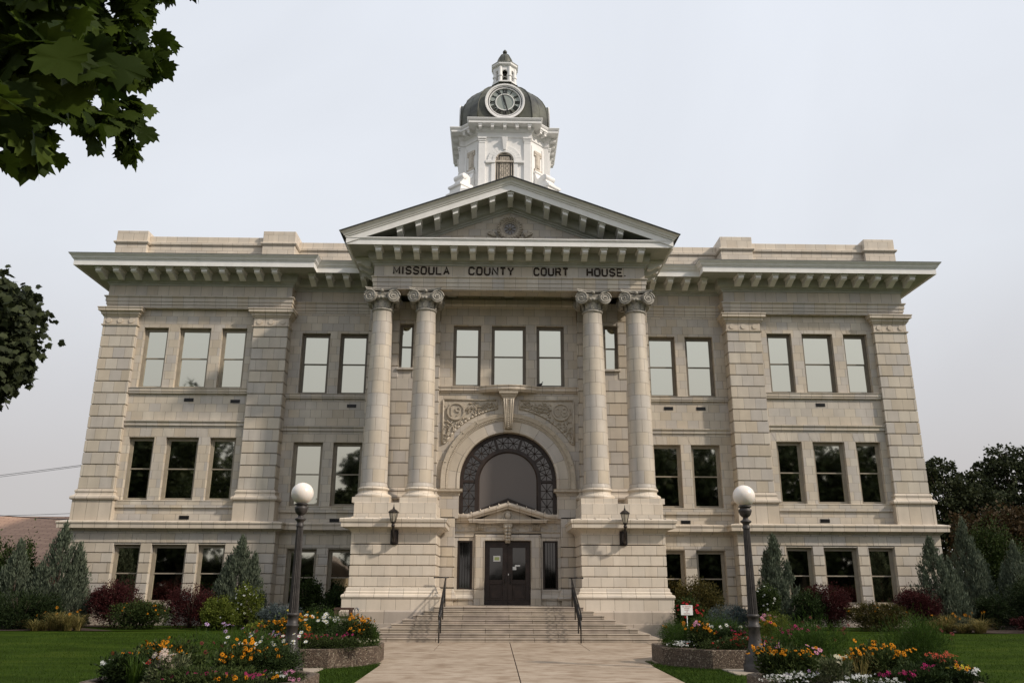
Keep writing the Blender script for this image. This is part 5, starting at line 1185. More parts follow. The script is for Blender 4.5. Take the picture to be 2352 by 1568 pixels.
def leaves(P, A, size, wid, tone, name, mat, parent, fold=0.15, jit=0.35):
    """P leaf roots, A axis directions; diamond leaves folded along the midrib (two faces each)"""
    n = len(P); A = unit(A); Rv = unit(np.cross(A, unit(rng.normal(size=(n, 3))))); U = np.cross(A, Rv)
    L = (size*(1+jit*rng.uniform(-1, 1, n)))[:, None]; W_ = L*wid
    tip = P+A*L; s1 = P+A*L*0.45+Rv*W_*0.5+U*L*fold; s2 = P+A*L*0.45-Rv*W_*0.5+U*L*fold
    V = np.stack([P, s1, tip, s2], 1).reshape(-1, 3); F = np.arange(4*n).reshape(-1, 4)
    return mesh_np(name, V, F, mat, parent, np.clip(tone, 0, 1))
def crown(lobes, n, sub=0.33, fill=0.25):
    """points in lumpy crown: lobes (x,y,z,rx,ry,rz); sprays of leaves gathered round shoot tips"""
    P = []; O = []
    tot = sum((l[3]*l[4]*l[5])**(2/3) for l in lobes)
    for l in lobes:
        k = int(n*(l[3]*l[4]*l[5])**(2/3)/tot); c = np.array(l[:3]); r = np.array(l[3:6])
        ns = max(8, k//22); d = unit(rng.normal(size=(ns, 3))); rad = np.where(rng.random(ns) < fill, rng.uniform(0.3, 0.8, ns), rng.uniform(0.78, 1.08, ns))
        tips = d*rad[:, None]; idx = rng.integers(0, ns, k); sg = sub*rng.uniform(0.35, 1.0, ns)[idx]
        q = tips[idx]+rng.normal(size=(k, 3))*sg[:, None]*0.5
        P.append(c+q*r); O.append(unit(q)*0.8+unit(rng.normal(size=(k, 3)))*0.8)
    return np.concatenate(P), np.concatenate(O)
LM = {}
def LMt(key):
    if key not in LM:
        cols = {'maple': ((0.010, 0.021, 0.003), (0.066, 0.100, 0.011)), 'mapledark': ((0.018, 0.024, 0.012), (0.062, 0.075, 0.032)), 'yew': ((0.010, 0.019, 0.006), (0.034, 0.052, 0.016)),  # mapledark: greyed and lightened, distance haze put into the leaf colour
                'juniper': ((0.048, 0.062, 0.042), (0.155, 0.185, 0.125)), 'spruce': ((0.045, 0.060, 0.060), (0.13, 0.165, 0.165)), 'barberry': ((0.022, 0.006, 0.006), (0.085, 0.022, 0.022)),
                'shrub': ((0.016, 0.030, 0.008), (0.060, 0.085, 0.022)), 'lime': ((0.05, 0.075, 0.010), (0.19, 0.22, 0.04)), 'daylily': ((0.06, 0.065, 0.015), (0.27, 0.21, 0.075)),
                'perennial': ((0.018, 0.032, 0.009), (0.075, 0.10, 0.028)), 'feathery': ((0.02, 0.045, 0.008), (0.075, 0.13, 0.022)), 'autumn': ((0.03, 0.035, 0.01), (0.13, 0.10, 0.03)),
                'boxwood': ((0.014, 0.026, 0.008), (0.045, 0.07, 0.02)), 'redtree': ((0.025, 0.018, 0.008), (0.085, 0.055, 0.025)), 'silver': ((0.06, 0.08, 0.035), (0.18, 0.19, 0.10)), 'grassblade': ((0.018, 0.040, 0.004), (0.050, 0.088, 0.010))}
        LM[key] = leafmat('leaf_'+key, *cols[key], trans=0.42 if key == 'maple' else 0.3 if key in ('lime', 'feathery') else 0.18)
    return LM[key]
PET = {}
def petal(key):
    if key not in PET:
        c = {'orange': (0.62, 0.235, 0.008), 'white': (0.74, 0.75, 0.72), 'red': (0.42, 0.02, 0.03), 'magenta': (0.38, 0.02, 0.12), 'pink': (0.62, 0.26, 0.40), 'lilac': (0.46, 0.32, 0.52), 'yellow': (0.72, 0.60, 0.06),
             'coral': (0.60, 0.10, 0.06), 'maroon': (0.17, 0.03, 0.035), 'cream': (0.52, 0.50, 0.36), 'seed': (0.05, 0.022, 0.012), 'palepink': (0.50, 0.40, 0.34)}[key]
        mt = leafmat('petal_'+key, tuple(x*0.75 for x in c), c, trans=0.2, rough=0.6); PET[key] = mt
    return PET[key]
def blooms(P, N_, r, key, parent, npet=8, centre='seed', cone=0.25, droop=0.15, name='flower_heads', pw=0.42):
    """flower heads: ring of petals round a centre, facing N_"""
    n = len(P); N_ = unit(N_); T = unit(np.cross(N_, np.array([[0.3, 0.9, 0.2]]))); B = np.cross(N_, T); V = []; 
    rr = (r*rng.uniform(0.75, 1.15, n))[:, None]
    for k in range(npet):
        a = 2*math.pi*k/npet+rng.uniform(-0.15, 0.15, n)[:, None]; D = T*np.cos(a)+B*np.sin(a); S = -T*np.sin(a)+B*np.cos(a)
        dz = N_*rr*droop
        V.append(np.stack([P+D*rr*0.12, P+D*rr*0.62+S*rr*pw/2-dz*0.3, P+D*rr-dz, P+D*rr*0.62-S*rr*pw/2-dz*0.3], 1))
    V = np.concatenate(V).reshape(-1, 3); F = np.arange(len(V)).reshape(-1, 4)
    o = mesh_np(name, V, F, petal(key), parent, rng.random(len(F)))
    if centre:
        C = []; Fc = []; m_ = 6
        for k in range(m_):
            a = 2*math.pi*k/m_; b2 = 2*math.pi*(k+1)/m_
            d0 = T*math.cos(a)+B*math.sin(a); d1 = T*math.cos(b2)+B*math.sin(b2)
            C.append(np.stack([P+d0*rr*cone+N_*rr*0.02, P+d1*rr*cone+N_*rr*0.02, P+d1*rr*cone*0.4+N_*rr*cone*1.3, P+d0*rr*cone*0.4+N_*rr*cone*1.3], 1))
        C = np.concatenate(C).reshape(-1, 3); mesh_np('flower_centres', C, np.arange(len(C)).reshape(-1, 4), petal(centre), parent, rng.random(len(C)//4))
    return o
def stems(P0, P1, r, name, mat, parent):
    n = len(P0); V = []; d = unit(P1-P0); a = unit(np.cross(d, np.array([[0.1, 0.2, 1.0]])+0*d)); b2 = np.cross(d, a)
    ring = [a*math.cos(t)+b2*math.sin(t) for t in (0, 2.1, 4.2)]
    for k in range(3):
        p, q = ring[k], ring[(k+1) % 3]; V.append(np.stack([P0+p*r, P0+q*r, P1+q*r*0.7, P1+p*r*0.7], 1))
    V = np.concatenate(V).reshape(-1, 3); return mesh_np(name, V, np.arange(len(V)).reshape(-1, 4), mat, parent, rng.random(len(V)//4))
def blades(n, R0, H, lean, wdt, name, mat, parent, seg=4, centre=(0, 0)):
    a = rng.uniform(0, 2*math.pi, n); rb = R0*np.sqrt(rng.random(n)); h = H*rng.uniform(0.35, 1.1, n); ln = lean*rng.uniform(0.3, 1.0, n)
    base = np.stack([centre[0]+rb*np.cos(a), centre[1]+rb*np.sin(a), np.zeros(n)], 1); a2 = a+rng.normal(size=n)*0.45
    D = np.stack([np.cos(a2), np.sin(a2), 0*a], 1); S = np.stack([-np.sin(a2), np.cos(a2), 0*a], 1); rows = []
    for k in range(seg+1):
        t = k/seg; ctr = base+D*(ln*t**1.6)[:, None]+np.array([0, 0, 1])*(h*(math.sin(t*2.1)/math.sin(1.571)*0.98 if lean > 0.2 else t))[:, None]
        wv = wdt*(1-t*0.92); rows.append((ctr+S*wv/2, ctr-S*wv/2))
    V = []; 
    for k in range(seg): V.append(np.stack([rows[k][0], rows[k][1], rows[k+1][1], rows[k+1][0]], 1))
    V = np.concatenate(V).reshape(-1, 3); tn = np.tile(rng.random(n), seg)
    return mesh_np(name, V, np.arange(len(V)).reshape(-1, 4), mat, parent, tn)
def twigs(parent, n, h, r, mat=TWIG, rad=0.012, name='stem'):
    b = MB()
    for k in range(n):
        a = rng.uniform(0, 6.28); rr = r*math.sqrt(rng.random()); b.tube([(0.05*math.cos(a), 0.05*math.sin(a), 0), (rr*0.5*math.cos(a), rr*0.5*math.sin(a), h*0.5), (rr*math.cos(a), rr*math.sin(a), h*rng.uniform(0.75, 1))], [rad*1.6, rad, rad*0.5], 5)
    b.build(name, mat, parent)

def shrub(name, cat, label, x, y, w_, d_, h, key, n=5000, size=0.07, wid=0.5, group=None, lobes=6, up=0.3, sub=0.4):
    e_ = empty(name, (x, y, gz(x, y)), label, cat, group)
    L_ = [(0, 0, h*0.5, w_*0.42, d_*0.42, h*0.5)]
    for k in range(lobes):
        a = rng.uniform(0, 6.28); s_ = rng.uniform(0.42, 0.62); L_.append((w_*0.26*math.cos(a), d_*0.26*math.sin(a), h*rng.uniform(0.35, 1-s_*0.5), w_*0.5*s_, d_*0.5*s_, h*0.5*s_))
    n = int(n*1.9); size *= 1.12; P, O = crown(L_, n, sub=sub); keep = P[:, 2] > 0.02; P, O = P[keep], O[keep]; O[:, 2] += up
    leaves(P, O, size, wid, rng.beta(1.6, 2.2, len(P)), 'foliage', LMt(key), e_)
    twigs(e_, 10, h*0.85, w_*0.35)
    return e_, L_
def surf(L_, n, zmin=0.0, front=True):
    out_ = []; 
    while len(out_) < n:
        l = L_[rng.integers(0, len(L_))]; d = rng.normal(size=3); d /= np.linalg.norm(d)
        if d[2] < -0.1 or (front and d[1] > 0.35): continue
        p = np.array(l[:3])+d*np.array(l[3:6])*1.04
        if p[2] > zmin: out_.append((p, d))
    return np.array([o[0] for o in out_]), np.array([o[1] for o in out_])
def juniper(label, x, y, w_, h, tops=1, n=9000, key='juniper'):
    e_ = empty('juniper', (x, y, gz(x, y)), label, 'juniper', 'blue-green junipers along the wall')
    P = []; A = []; n = int(n*2.6)
    spires = [(0, 0, 1.0, 1.5)]+[(w_*0.27*math.cos(a), w_*0.22*math.sin(a), rng.uniform(0.55, 0.8), 0.6) for a in rng.uniform(0, 6.28, 3+tops)]
    for sx, sy, hh, rw in spires:
        k = int(n*rw/ sum(s[3] for s in spires)); nb = max(30, k//30); t = rng.random(nb)**1.2; a = rng.uniform(0, 6.28, nb)
        prof = np.where(t < 0.2, 0.85+0.75*t, (1-((t-0.2)/0.8))**0.9)*w_*0.5*(0.66 if rw < 1 else 1.08)*rng.uniform(0.86, 1.06, nb)
        tip = np.stack([sx+prof*np.cos(a), sy+prof*np.sin(a)*0.9, t*h*hh+0.12], 1); idx = rng.integers(0, nb, k); u = rng.random(k)
        root = np.stack([sx+tip[:, 0]*0-0, sy+tip[:, 0]*0, np.maximum(tip[:, 2]-0.38*h*0.35, 0.03)], 1)
        root[:, 0] = sx+(tip[:, 0]-sx)*0.45; root[:, 1] = sy+(tip[:, 1]-sy)*0.45
        p = root[idx]+(tip[idx]-root[idx])*(0.05+1.0*u)[:, None]+rng.normal(size=(k, 3))*np.array([0.04, 0.04, 0.05])
        ax = unit(tip[idx]-root[idx])+np.array([0, 0, 0.9])+rng.normal(size=(k, 3))*0.35
        P.append(p); A.append(ax)
    P = np.concatenate(P); A = np.concatenate(A); k = P[:, 2] > 0.02
    leaves(P[k], A[k], 0.135, 0.26, rng.beta(1.8, 2.0, k.sum()), 'foliage', LMt(key), e_, fold=0.05)
    b = MB(); b.tube([(0, 0, 0), (0.02, 0, h*0.5), (0, 0, h*0.92)], [0.06, 0.035, 0.008], 7); b.build('trunk', BARK, e_)
juniper('broad blue-green juniper at the far left corner of the building', -17.75, -2.2, 2.5, 3.8, 2, 12500)
juniper('smaller darker juniper just left of the corner juniper', -19.15, -2.7, 1.7, 3.1, 1, 7000)
juniper('narrow pointed juniper between the left wing windows and the globe lamp', -10.85, -1.6, 2.05, 3.35, 1, 10000)
juniper('pointed juniper right of the right globe lamp', 10.95, -1.6, 1.75, 3.55, 1, 9000)
juniper('twin-topped juniper against the right end of the building', 17.2, -2.2, 2.2, 3.4, 3, 10500)
juniper('tall juniper just past the right corner of the building', 20.0, 0.2, 2.1, 4.35, 1, 9000)
juniper('low dark juniper at the far right edge of the bed', 21.6, -0.6, 2.0, 3.3, 2, 7000)

# dark yews and hedge, left and right ends
g = 'dark evergreen shrubs at the ends of the beds'
shrub('yew', 'yew', 'dark green yew mound at the left edge of the picture', -20.6, -3.6, 2.6, 1.8, 1.9, 'yew', 7000, 0.07, 0.35, g)
shrub('yew', 'yew', 'dark yew mound in front of the corner juniper', -18.1, -3.8, 2.6, 1.5, 1.35, 'yew', 7000, 0.07, 0.35, g)
shrub('yew', 'yew', 'big dark evergreen mound at the right edge of the picture', 21.4, -2.6, 3.0, 2.0, 2.0, 'yew', 8000, 0.07, 0.35, g)
shrub('yew', 'yew', 'lower dark evergreen between tall juniper and right edge mound', 19.3, -2.4, 1.5, 1.3, 1.3, 'yew', 4000, 0.07, 0.35, g)
shrub('leafy_shrub', 'shrub', 'upright leafy shrub rising behind the left yew mound', -20.9, -1.2, 1.6, 1.2, 3.3, 'shrub', 5000, 0.10, 0.5, lobes=8, sub=0.5)
shrub('leafy_shrub', 'shrub', 'thin open sapling between leafy shrub and juniper, brown roof behind', -19.5, -1.6, 0.9, 0.8, 3.2, 'shrub', 1300, 0.10, 0.5, lobes=5, sub=0.6)
shrub('leafy_shrub', 'shrub', 'tall dark green shrub behind right edge mound', 22.3, 1.6, 2.4, 1.6, 4.4, 'shrub', 7000, 0.10, 0.5, lobes=8)
shrub('ground_shrub', 'shrub', 'low dull brown shrub at the foot of the right edge mound', 19.5, -4.2, 1.3, 0.8, 0.55, 'barberry', 1500, 0.06, 0.5)
# purple barberries
g = 'purple barberry bushes'
for lb, x, y, w_, h in (('purple barberry bush under the leftmost ground floor window', -15.3, -2.4, 1.9, 1.6), ('purple barberry bush left of the lime green bush', -12.3, -2.5, 2.0, 1.45),
                        ('rounded purple barberry bush under the right wing windows', 12.6, -2.6, 1.75, 1.65), ('smaller purple barberry bush before the twin-topped juniper', 16.1, -2.9, 1.7, 1.5)):
    e_, L_ = shrub('barberry', 'barberry', lb, x, y, w_, 1.4, h, 'barberry', 8500, 0.05, 0.55, g, lobes=9, up=0.5, sub=0.5)
    P = np.array([[0, 0, h*0.3]]*34); d = unit(rng.normal(size=(34, 3))*np.array([1, 1, 0.4])+np.array([0, -0.1, 0.7])); Q = P+d*np.array([w_*0.62, 0.8, h*0.82]); stems(P, Q, 0.006, 'arching_twigs', LMt('barberry'), e_)
    pp = np.concatenate([P+(Q-P)*t for t in np.linspace(0.6, 1.02, 16)]); leaves(pp+rng.normal(size=pp.shape)*0.012, rng.normal(size=pp.shape), 0.045, 0.55, rng.random(len(pp)), 'twig_leaves', LMt('barberry'), e_)
# lime bush with white roses
def rosebush(lb, x, y, w_, h, key, fkey, nf, fs, n=5000, group=None, cat='rose bush'):
    e_, L_ = shrub('rose_bush', cat, lb, x, y, w_, w_*0.8, h, key, n, 0.06, 0.55, group, lobes=7)
    P, D = surf(L_, nf, h*0.25); blooms(P, D+np.array([0, -0.4, 0.3]), fs, fkey, e_, npet=7, centre=None, pw=0.7, droop=-0.2)
rosebush('lime green leafy bush beside the left juniper', -10.75, -3.9, 1.25, 1.1, 'lime', 'white', 5, 0.03, 6500, cat='bush')
rosebush('white flowering rose bush behind the lime bush', -9.9, -3.2, 1.1, 1.55, 'lime', 'white', 34, 0.045, 3200)
rosebush('red flowering rose bush beside the no smoking sign', 6.75, -4.2, 1.1, 1.45, 'shrub', 'red', 46, 0.065, 4200)
rosebush('white flowering rose bush right of the right globe lamp', 9.75, -3.9, 1.0, 1.6, 'shrub', 'white', 36, 0.045, 4200)
shrub('leafy_shrub', 'shrub', 'green shrub under the recessed window left of the portico', -8.1, -1.2, 1.35, 1.1, 1.9, 'shrub', 5500, 0.075, 0.5, lobes=7)
shrub('leafy_shrub', 'shrub', 'dark green shrub against the left column pedestal', -6.9, -1.5, 1.1, 1.1, 1.75, 'boxwood', 4500, 0.07, 0.5, lobes=6)
shrub('leafy_shrub', 'shrub', 'low green shrub before the left column pedestal', -7.1, -3.4, 1.3, 0.9, 1.0, 'boxwood', 3600, 0.06, 0.5)
shrub('leafy_shrub', 'shrub', 'bronze green shrub right of the right column pedestal', 7.55, -1.6, 2.1, 1.2, 2.0, 'autumn', 7000, 0.075, 0.5, lobes=8)
shrub('leafy_shrub', 'shrub', 'dark shrub between the right juniper and barberry', 11.75, -2.9, 1.1, 0.9, 1.45, 'boxwood', 3800, 0.06, 0.5)
shrub('blue_spruce', 'spruce', 'low blue spruce left of the frame stand', -8.7, -3.3, 1.7, 1.1, 0.95, 'spruce', 6000, 0.075, 0.2, 'low blue spruces', lobes=9, up=0.6)
shrub('blue_spruce', 'spruce', 'low blue spruce behind the right rear planter', 8.35, -3.3, 1.8, 1.1, 0.98, 'spruce', 6000, 0.075, 0.2, 'low blue spruces', lobes=9, up=0.6)
# coneflower bushes in the beds
def coneflower(lb, x, y, w_, h, nf, key='perennial', forange=14, group='orange coneflower clumps by the wings'):
    e_, L_ = shrub('coneflower_clump', 'flower clump', lb, x, y, w_, 1.1, h, key, 5200, 0.075, 0.4, group, lobes=8, up=0.5)
    P, D = surf(L_, nf, h*0.6); T_ = P+np.array([0, 0, 0.16]); stems(P-np.array([0, 0, 0.1]), T_, 0.004, 'stalks', LMt('perennial'), e_); blooms(T_, np.tile([[0, -0.15, 1.0]], (nf, 1)), 0.028, 'seed', e_, 5, 'seed', 0.6, name='seed_heads')
    P, D = surf(L_, forange, h*0.5); blooms(P, D*0.6+np.array([0, -0.5, 0.6]), 0.045, 'orange', e_, 9)
coneflower('orange coneflower clump between the two left barberries', -13.9, -3.4, 2.3, 0.95, 60, forange=26)
coneflower('dull coneflower clump with dark seed heads, right wing', 14.1, -3.5, 2.2, 0.95, 90, 'autumn', forange=14)
# daylilies
def lilies(lb, x, y, w_, n, nf):
    e_ = empty('daylily', (x, y, gz(x, y)), lb, 'daylily', 'yellowing daylily clumps')
    for k in range(7): blades(n//5, 0.12, rng.uniform(0.30, 0.66), 0.75, 0.024, 'leaf_blades', LMt('daylily'), e_, centre=((k-3)*w_/7.5, rng.uniform(-0.3, 0.25)))
    P = np.stack([rng.uniform(-w_/2, w_/2, nf), rng.uniform(-0.3, 0.2, nf), rng.uniform(0.5, 0.8, nf)], 1); stems(P*np.array([0.8, 0.8, 0]), P, 0.006, 'stalks', LMt('daylily'), e_); blooms(P, rng.normal(size=(nf, 3))*0.4+np.array([0, -0.6, 0.6]), 0.06, 'orange', e_, 6, None, droop=-0.3)
lilies('yellowing daylily clump at the left end of the lawn', -16.3, -4.5, 1.7, 700, 7); lilies('yellowing daylily clump at the right end of the lawn', 16.6, -4.5, 2.2, 900, 12)

# ---- flowers growing in the planters; each planting is its own clump
def fplant(name, cat, lb, cx, cy, z, w_, d_, h, key, n, size, wid, specs, up=0.6, group=None, lobes=4):
    if cy > -17: cx += -0.2 if cx < 0 else 0.3
    pc = (-5.15 if cx < 0 else 5.35, -13.75) if cy > -17 else (-5.25 if cx < 0 else 5.55, -21.6)
    dd = Vector((cx-pc[0], cy-pc[1])); mxr = 1.62-0.25*min(w_, d_)
    if dd.length > mxr: dd = dd.normalized()*mxr; cx, cy = pc[0]+dd.x, pc[1]+dd.y
    e_ = empty(name, (cx, cy, z), lb, cat, group)
    L_ = [(0, 0, h*0.42, w_*0.4, d_*0.4, h*0.48)]+[(w_*0.24*math.cos(a), d_*0.24*math.sin(a), h*rng.uniform(0.35, 0.6), w_*0.26, d_*0.26, h*0.3) for a in rng.uniform(0, 6.28, lobes)]
    n = int(n*2.1); P, O = crown(L_, n, sub=0.55, fill=0.35); k = P[:, 2] > 0.0; P, O = P[k], O[k]; O[:, 2] += up
    leaves(P, O, size, wid, rng.beta(1.5, 2.0, len(P)), 'foliage', LMt(key), e_, fold=0.1)
    nst = 26; a = rng.uniform(0, 6.28, nst); rr = np.sqrt(rng.random(nst)); B0 = np.stack([w_*0.25*rr*np.cos(a), d_*0.25*rr*np.sin(a), 0*a], 1); B1 = B0*1.5+np.stack([0*a, 0*a, h*rng.uniform(0.6, 0.95, nst)], 1)
    stems(B0, B1, 0.005, 'stems', LMt('perennial'), e_)
    for fk, nf, fr, rise, np_, ce, dr in specs:
        nc = max(2, nf//9); cen, _ = surf(L_, nc, h*0.35); idx = rng.integers(0, nc, nf)
        P = cen[idx]+rng.normal(size=(nf, 3))*np.array([w_*0.10, d_*0.10, h*0.05]); P[:, 2] = np.maximum(P[:, 2], 0.02)
        T_ = P+np.array([0, 0, 1.0])*(rise*rng.uniform(0.4, 1.0, nf))[:, None]
        if rise > 0.03: stems(P-np.array([0, 0, 0.08]), T_, 0.0035, 'flower_stalks', LMt('perennial'), e_)
        blooms(T_, rng.normal(size=(nf, 3))*0.35+np.array([0, -0.55, 0.65]), fr, fk, e_, np_, ce, droop=dr)
    return e_
BE = ('orange', 0, 0, 0, 10, 'seed', 0.25)
def be(n, r=0.05, rise=0.12): return ('orange', int(n*1.1), r*0.78, rise*1.2, 10, 'seed', 0.3)
Z = 0.36
GP = 'flower clumps in the planters'
# near left planter
fplant('coneflower_clump', 'flower clump', 'orange coneflower clump at the left of the near left planter', -5.95, -21.3, Z, 1.25, 0.9, 0.62, 'perennial', 2600, 0.07, 0.4, [be(62)], group=GP)
fplant('coneflower_clump', 'flower clump', 'orange coneflower clump right of centre in the near left planter', -4.75, -21.9, Z, 0.85, 0.7, 0.60, 'perennial', 2000, 0.07, 0.4, [be(56)], group=GP)
fplant('cosmos_clump', 'flower clump', 'white cosmos standing behind the orange coneflowers, near left planter', -5.15, -20.7, Z, 1.9, 0.9, 0.86, 'feathery', 3600, 0.07, 0.12, [('white', 24, 0.045, 0.22, 8, 'yellow', -0.1), ('maroon', 14, 0.04, 0.22, 8, 'seed', 0.3), ('lilac', 8, 0.045, 0.22, 8, 'maroon', 0.2)], group=GP)
fplant('dianthus_clump', 'flower clump', 'low magenta flowers along the front of the near left planter', -4.7, -22.8, Z, 1.9, 0.7, 0.34, 'perennial', 3000, 0.05, 0.3, [('magenta', 34, 0.032, 0.05, 6, None, 0.0), ('orange', 10, 0.035, 0.06, 9, 'seed', 0.2)], group=GP)
fplant('yarrow_clump', 'flower clump', 'flat cream yarrow heads at the front centre of the near left planter', -5.55, -22.4, Z, 0.7, 0.5, 0.50, 'silver', 1100, 0.07, 0.3, [('palepink', 20, 0.06, 0.10, 9, 'cream', 0.0)], group=GP)
fplant('petunia_clump', 'flower clump', 'bushy green plant with red blooms at the left rim, near left planter', -6.45, -22.0, Z, 0.75, 0.7, 0.48, 'boxwood', 2400, 0.06, 0.5, [('red', 5, 0.035, 0.10, 6, None, 0.1), ('white', 7, 0.04, 0.03, 5, None, -0.1)], group=GP)
fplant('round_boxwood', 'shrub', 'dark rounded boxwood at the right of the near left planter', -4.05, -21.7, Z, 0.85, 0.8, 0.62, 'boxwood', 5000, 0.035, 0.5, [('orange', 6, 0.045, 0.1, 9, 'seed', 0.2)], lobes=7)
fplant('alyssum_clump', 'flower clump', 'white and pink trailing flowers at the right rim, near left planter', -3.55, -22.1, Z-0.04, 0.6, 0.7, 0.30, 'perennial', 1300, 0.04, 0.3, [('white', 40, 0.02, 0.02, 5, None, 0.0), ('pink', 30, 0.03, 0.05, 6, None, 0.0)], group=GP)
e_ = empty('spiky_grass', (-6.1, -22.35, Z), 'thin green grass tuft at the left front of near left planter', 'grass tuft'); blades(90, 0.10, 0.5, 0.35, 0.014, 'leaf_blades', LMt('grassblade'), e_)
# near right planter
fplant('coneflower_clump', 'flower clump', 'orange coneflower clump at the left of the near right planter', 4.35, -21.5, Z, 1.0, 0.8, 0.62, 'perennial', 2200, 0.07, 0.4, [be(46), ('pink', 8, 0.05, 0.2, 8, 'yellow', 0.1)], group=GP)
fplant('coneflower_clump', 'flower clump', 'orange coneflower clump in the middle of the near right planter', 5.75, -21.9, Z, 1.1, 0.8, 0.60, 'perennial', 2200, 0.07, 0.4, [be(66)], group=GP)
fplant('feathery_bush', 'flower clump', 'tall feathery green plant with maroon cosmos, near right planter', 5.1, -20.8, Z, 1.4, 1.0, 1.0, 'feathery', 5200, 0.08, 0.10, [('magenta', 16, 0.04, 0.18, 8, 'seed', 0.1), ('maroon', 14, 0.035, 0.2, 7, 'seed', 0.2)], group=GP, lobes=6)
fplant('feathery_bush', 'flower clump', 'big dense feathery green mound at the right of near right planter', 6.6, -21.2, Z, 1.25, 1.1, 1.12, 'feathery', 6800, 0.07, 0.10, [('maroon', 8, 0.04, 0.18, 7, 'seed', 0.2)], group=GP, lobes=7)
fplant('snapdragon_clump', 'flower clump', 'coral red snapdragon spikes at the right of near right planter', 6.65, -22.1, Z, 0.7, 0.5, 0.46, 'boxwood', 1700, 0.06, 0.35, [('coral', 44, 0.035, 0.14, 5, None, -0.2)], group=GP)
fplant('dianthus_clump', 'flower clump', 'deep magenta flowers low in the front of near right planter', 5.95, -22.7, Z, 0.9, 0.5, 0.36, 'boxwood', 1900, 0.055, 0.4, [('magenta', 36, 0.04, 0.05, 6, None, 0.0)], group=GP)
fplant('alyssum_clump', 'flower clump', 'white alyssum mat at the left front rim of near right planter', 4.05, -22.4, Z, 0.95, 0.6, 0.24, 'perennial', 900, 0.04, 0.3, [('white', 170, 0.022, 0.02, 6, None, 0.0), ('lilac', 8, 0.03, 0.04, 6, None, 0)], group=GP)
fplant('alyssum_clump', 'flower clump', 'white alyssum mat at the middle front of near right planter', 5.15, -22.85, Z, 0.85, 0.5, 0.24, 'perennial', 800, 0.04, 0.3, [('white', 130, 0.022, 0.02, 6, None, 0.0)], group=GP)
fplant('petunia_clump', 'flower clump', 'white petunias and yellow blooms at the right rim of near right planter', 7.05, -22.3, Z, 0.65, 0.8, 0.34, 'boxwood', 1200, 0.05, 0.4, [('white', 42, 0.036, 0.04, 6, None, -0.1), ('yellow', 24, 0.035, 0.05, 6, None, 0), ('orange', 8, 0.045, 0.03, 6, 'maroon', 0.0)], group=GP)
fplant('dusty_plant', 'flower clump', 'pale cream seed plumes left of centre in the near right planter', 4.75, -22.6, Z, 0.5, 0.4, 0.50, 'silver', 900, 0.06, 0.3, [('cream', 26, 0.04, 0.08, 6, None, 0)], group=GP)
e_ = empty('spiky_grass', (5.25, -22.3, Z), 'arching golden grass tuft in the middle of near right planter', 'grass tuft'); blades(80, 0.10, 0.55, 0.4, 0.013, 'leaf_blades', LMt('daylily'), e_)
# rear left planter
fplant('coneflower_clump', 'flower clump', 'orange coneflower mass behind the left globe lamp', -5.55, -14.3, Z, 1.3, 0.9, 0.78, 'perennial', 2400, 0.07, 0.4, [be(120, 0.05)], group=GP)
fplant('coneflower_clump', 'flower clump', 'orange coneflower clump at the right of the rear left planter', -3.75, -14.2, Z, 0.8, 0.7, 0.74, 'perennial', 1600, 0.07, 0.4, [be(80, 0.048)], group=GP)
fplant('round_boxwood', 'shrub', 'dark round boxwood in the middle of the rear left planter', -4.2, -14.2, Z, 0.75, 0.7, 0.62, 'boxwood', 4200, 0.035, 0.5, [], lobes=6)
fplant('round_boxwood', 'shrub', 'bright green round boxwood at the walk end of rear left planter', -3.35, -14.1, Z-0.05, 0.62, 0.7, 0.66, 'feathery', 4200, 0.035, 0.5, [], lobes=6)
fplant('cosmos_clump', 'flower clump', 'white cosmos at the back of the rear left planter', -4.7, -13.3, Z, 1.9, 0.8, 0.95, 'feathery', 3800, 0.07, 0.12, [('white', 26, 0.06, 0.16, 8, 'yellow', -0.1), ('yellow', 7, 0.05, 0.12, 6, None, 0)], group=GP)
fplant('dianthus_clump', 'flower clump', 'low magenta and red flowers along the rear left planter front', -4.5, -15.15, Z, 2.3, 0.6, 0.40, 'perennial', 3600, 0.05, 0.3, [('magenta', 60, 0.032, 0.06, 6, None, 0.0), ('red', 26, 0.03, 0.08, 6, None, 0.0), ('cream', 26, 0.025, 0.04, 5, None, 0)], group=GP)
fplant('lime_plant', 'flower clump', 'pale lime leafy plant at the left of the rear left planter', -6.35, -14.0, Z, 0.7, 0.7, 0.62, 'lime', 1800, 0.07, 0.5, [], group=GP)
fplant('dianthus_clump', 'flower clump', 'mixed maroon flowers at the left front of rear left planter', -6.1, -14.9, Z, 1.0, 0.6, 0.45, 'perennial', 2000, 0.05, 0.3, [('maroon', 24, 0.04, 0.1, 7, 'seed', 0.1), ('lilac', 12, 0.04, 0.1, 7, None, 0.1), ('white', 10, 0.045, 0.12, 7, 'yellow', 0)], group=GP)
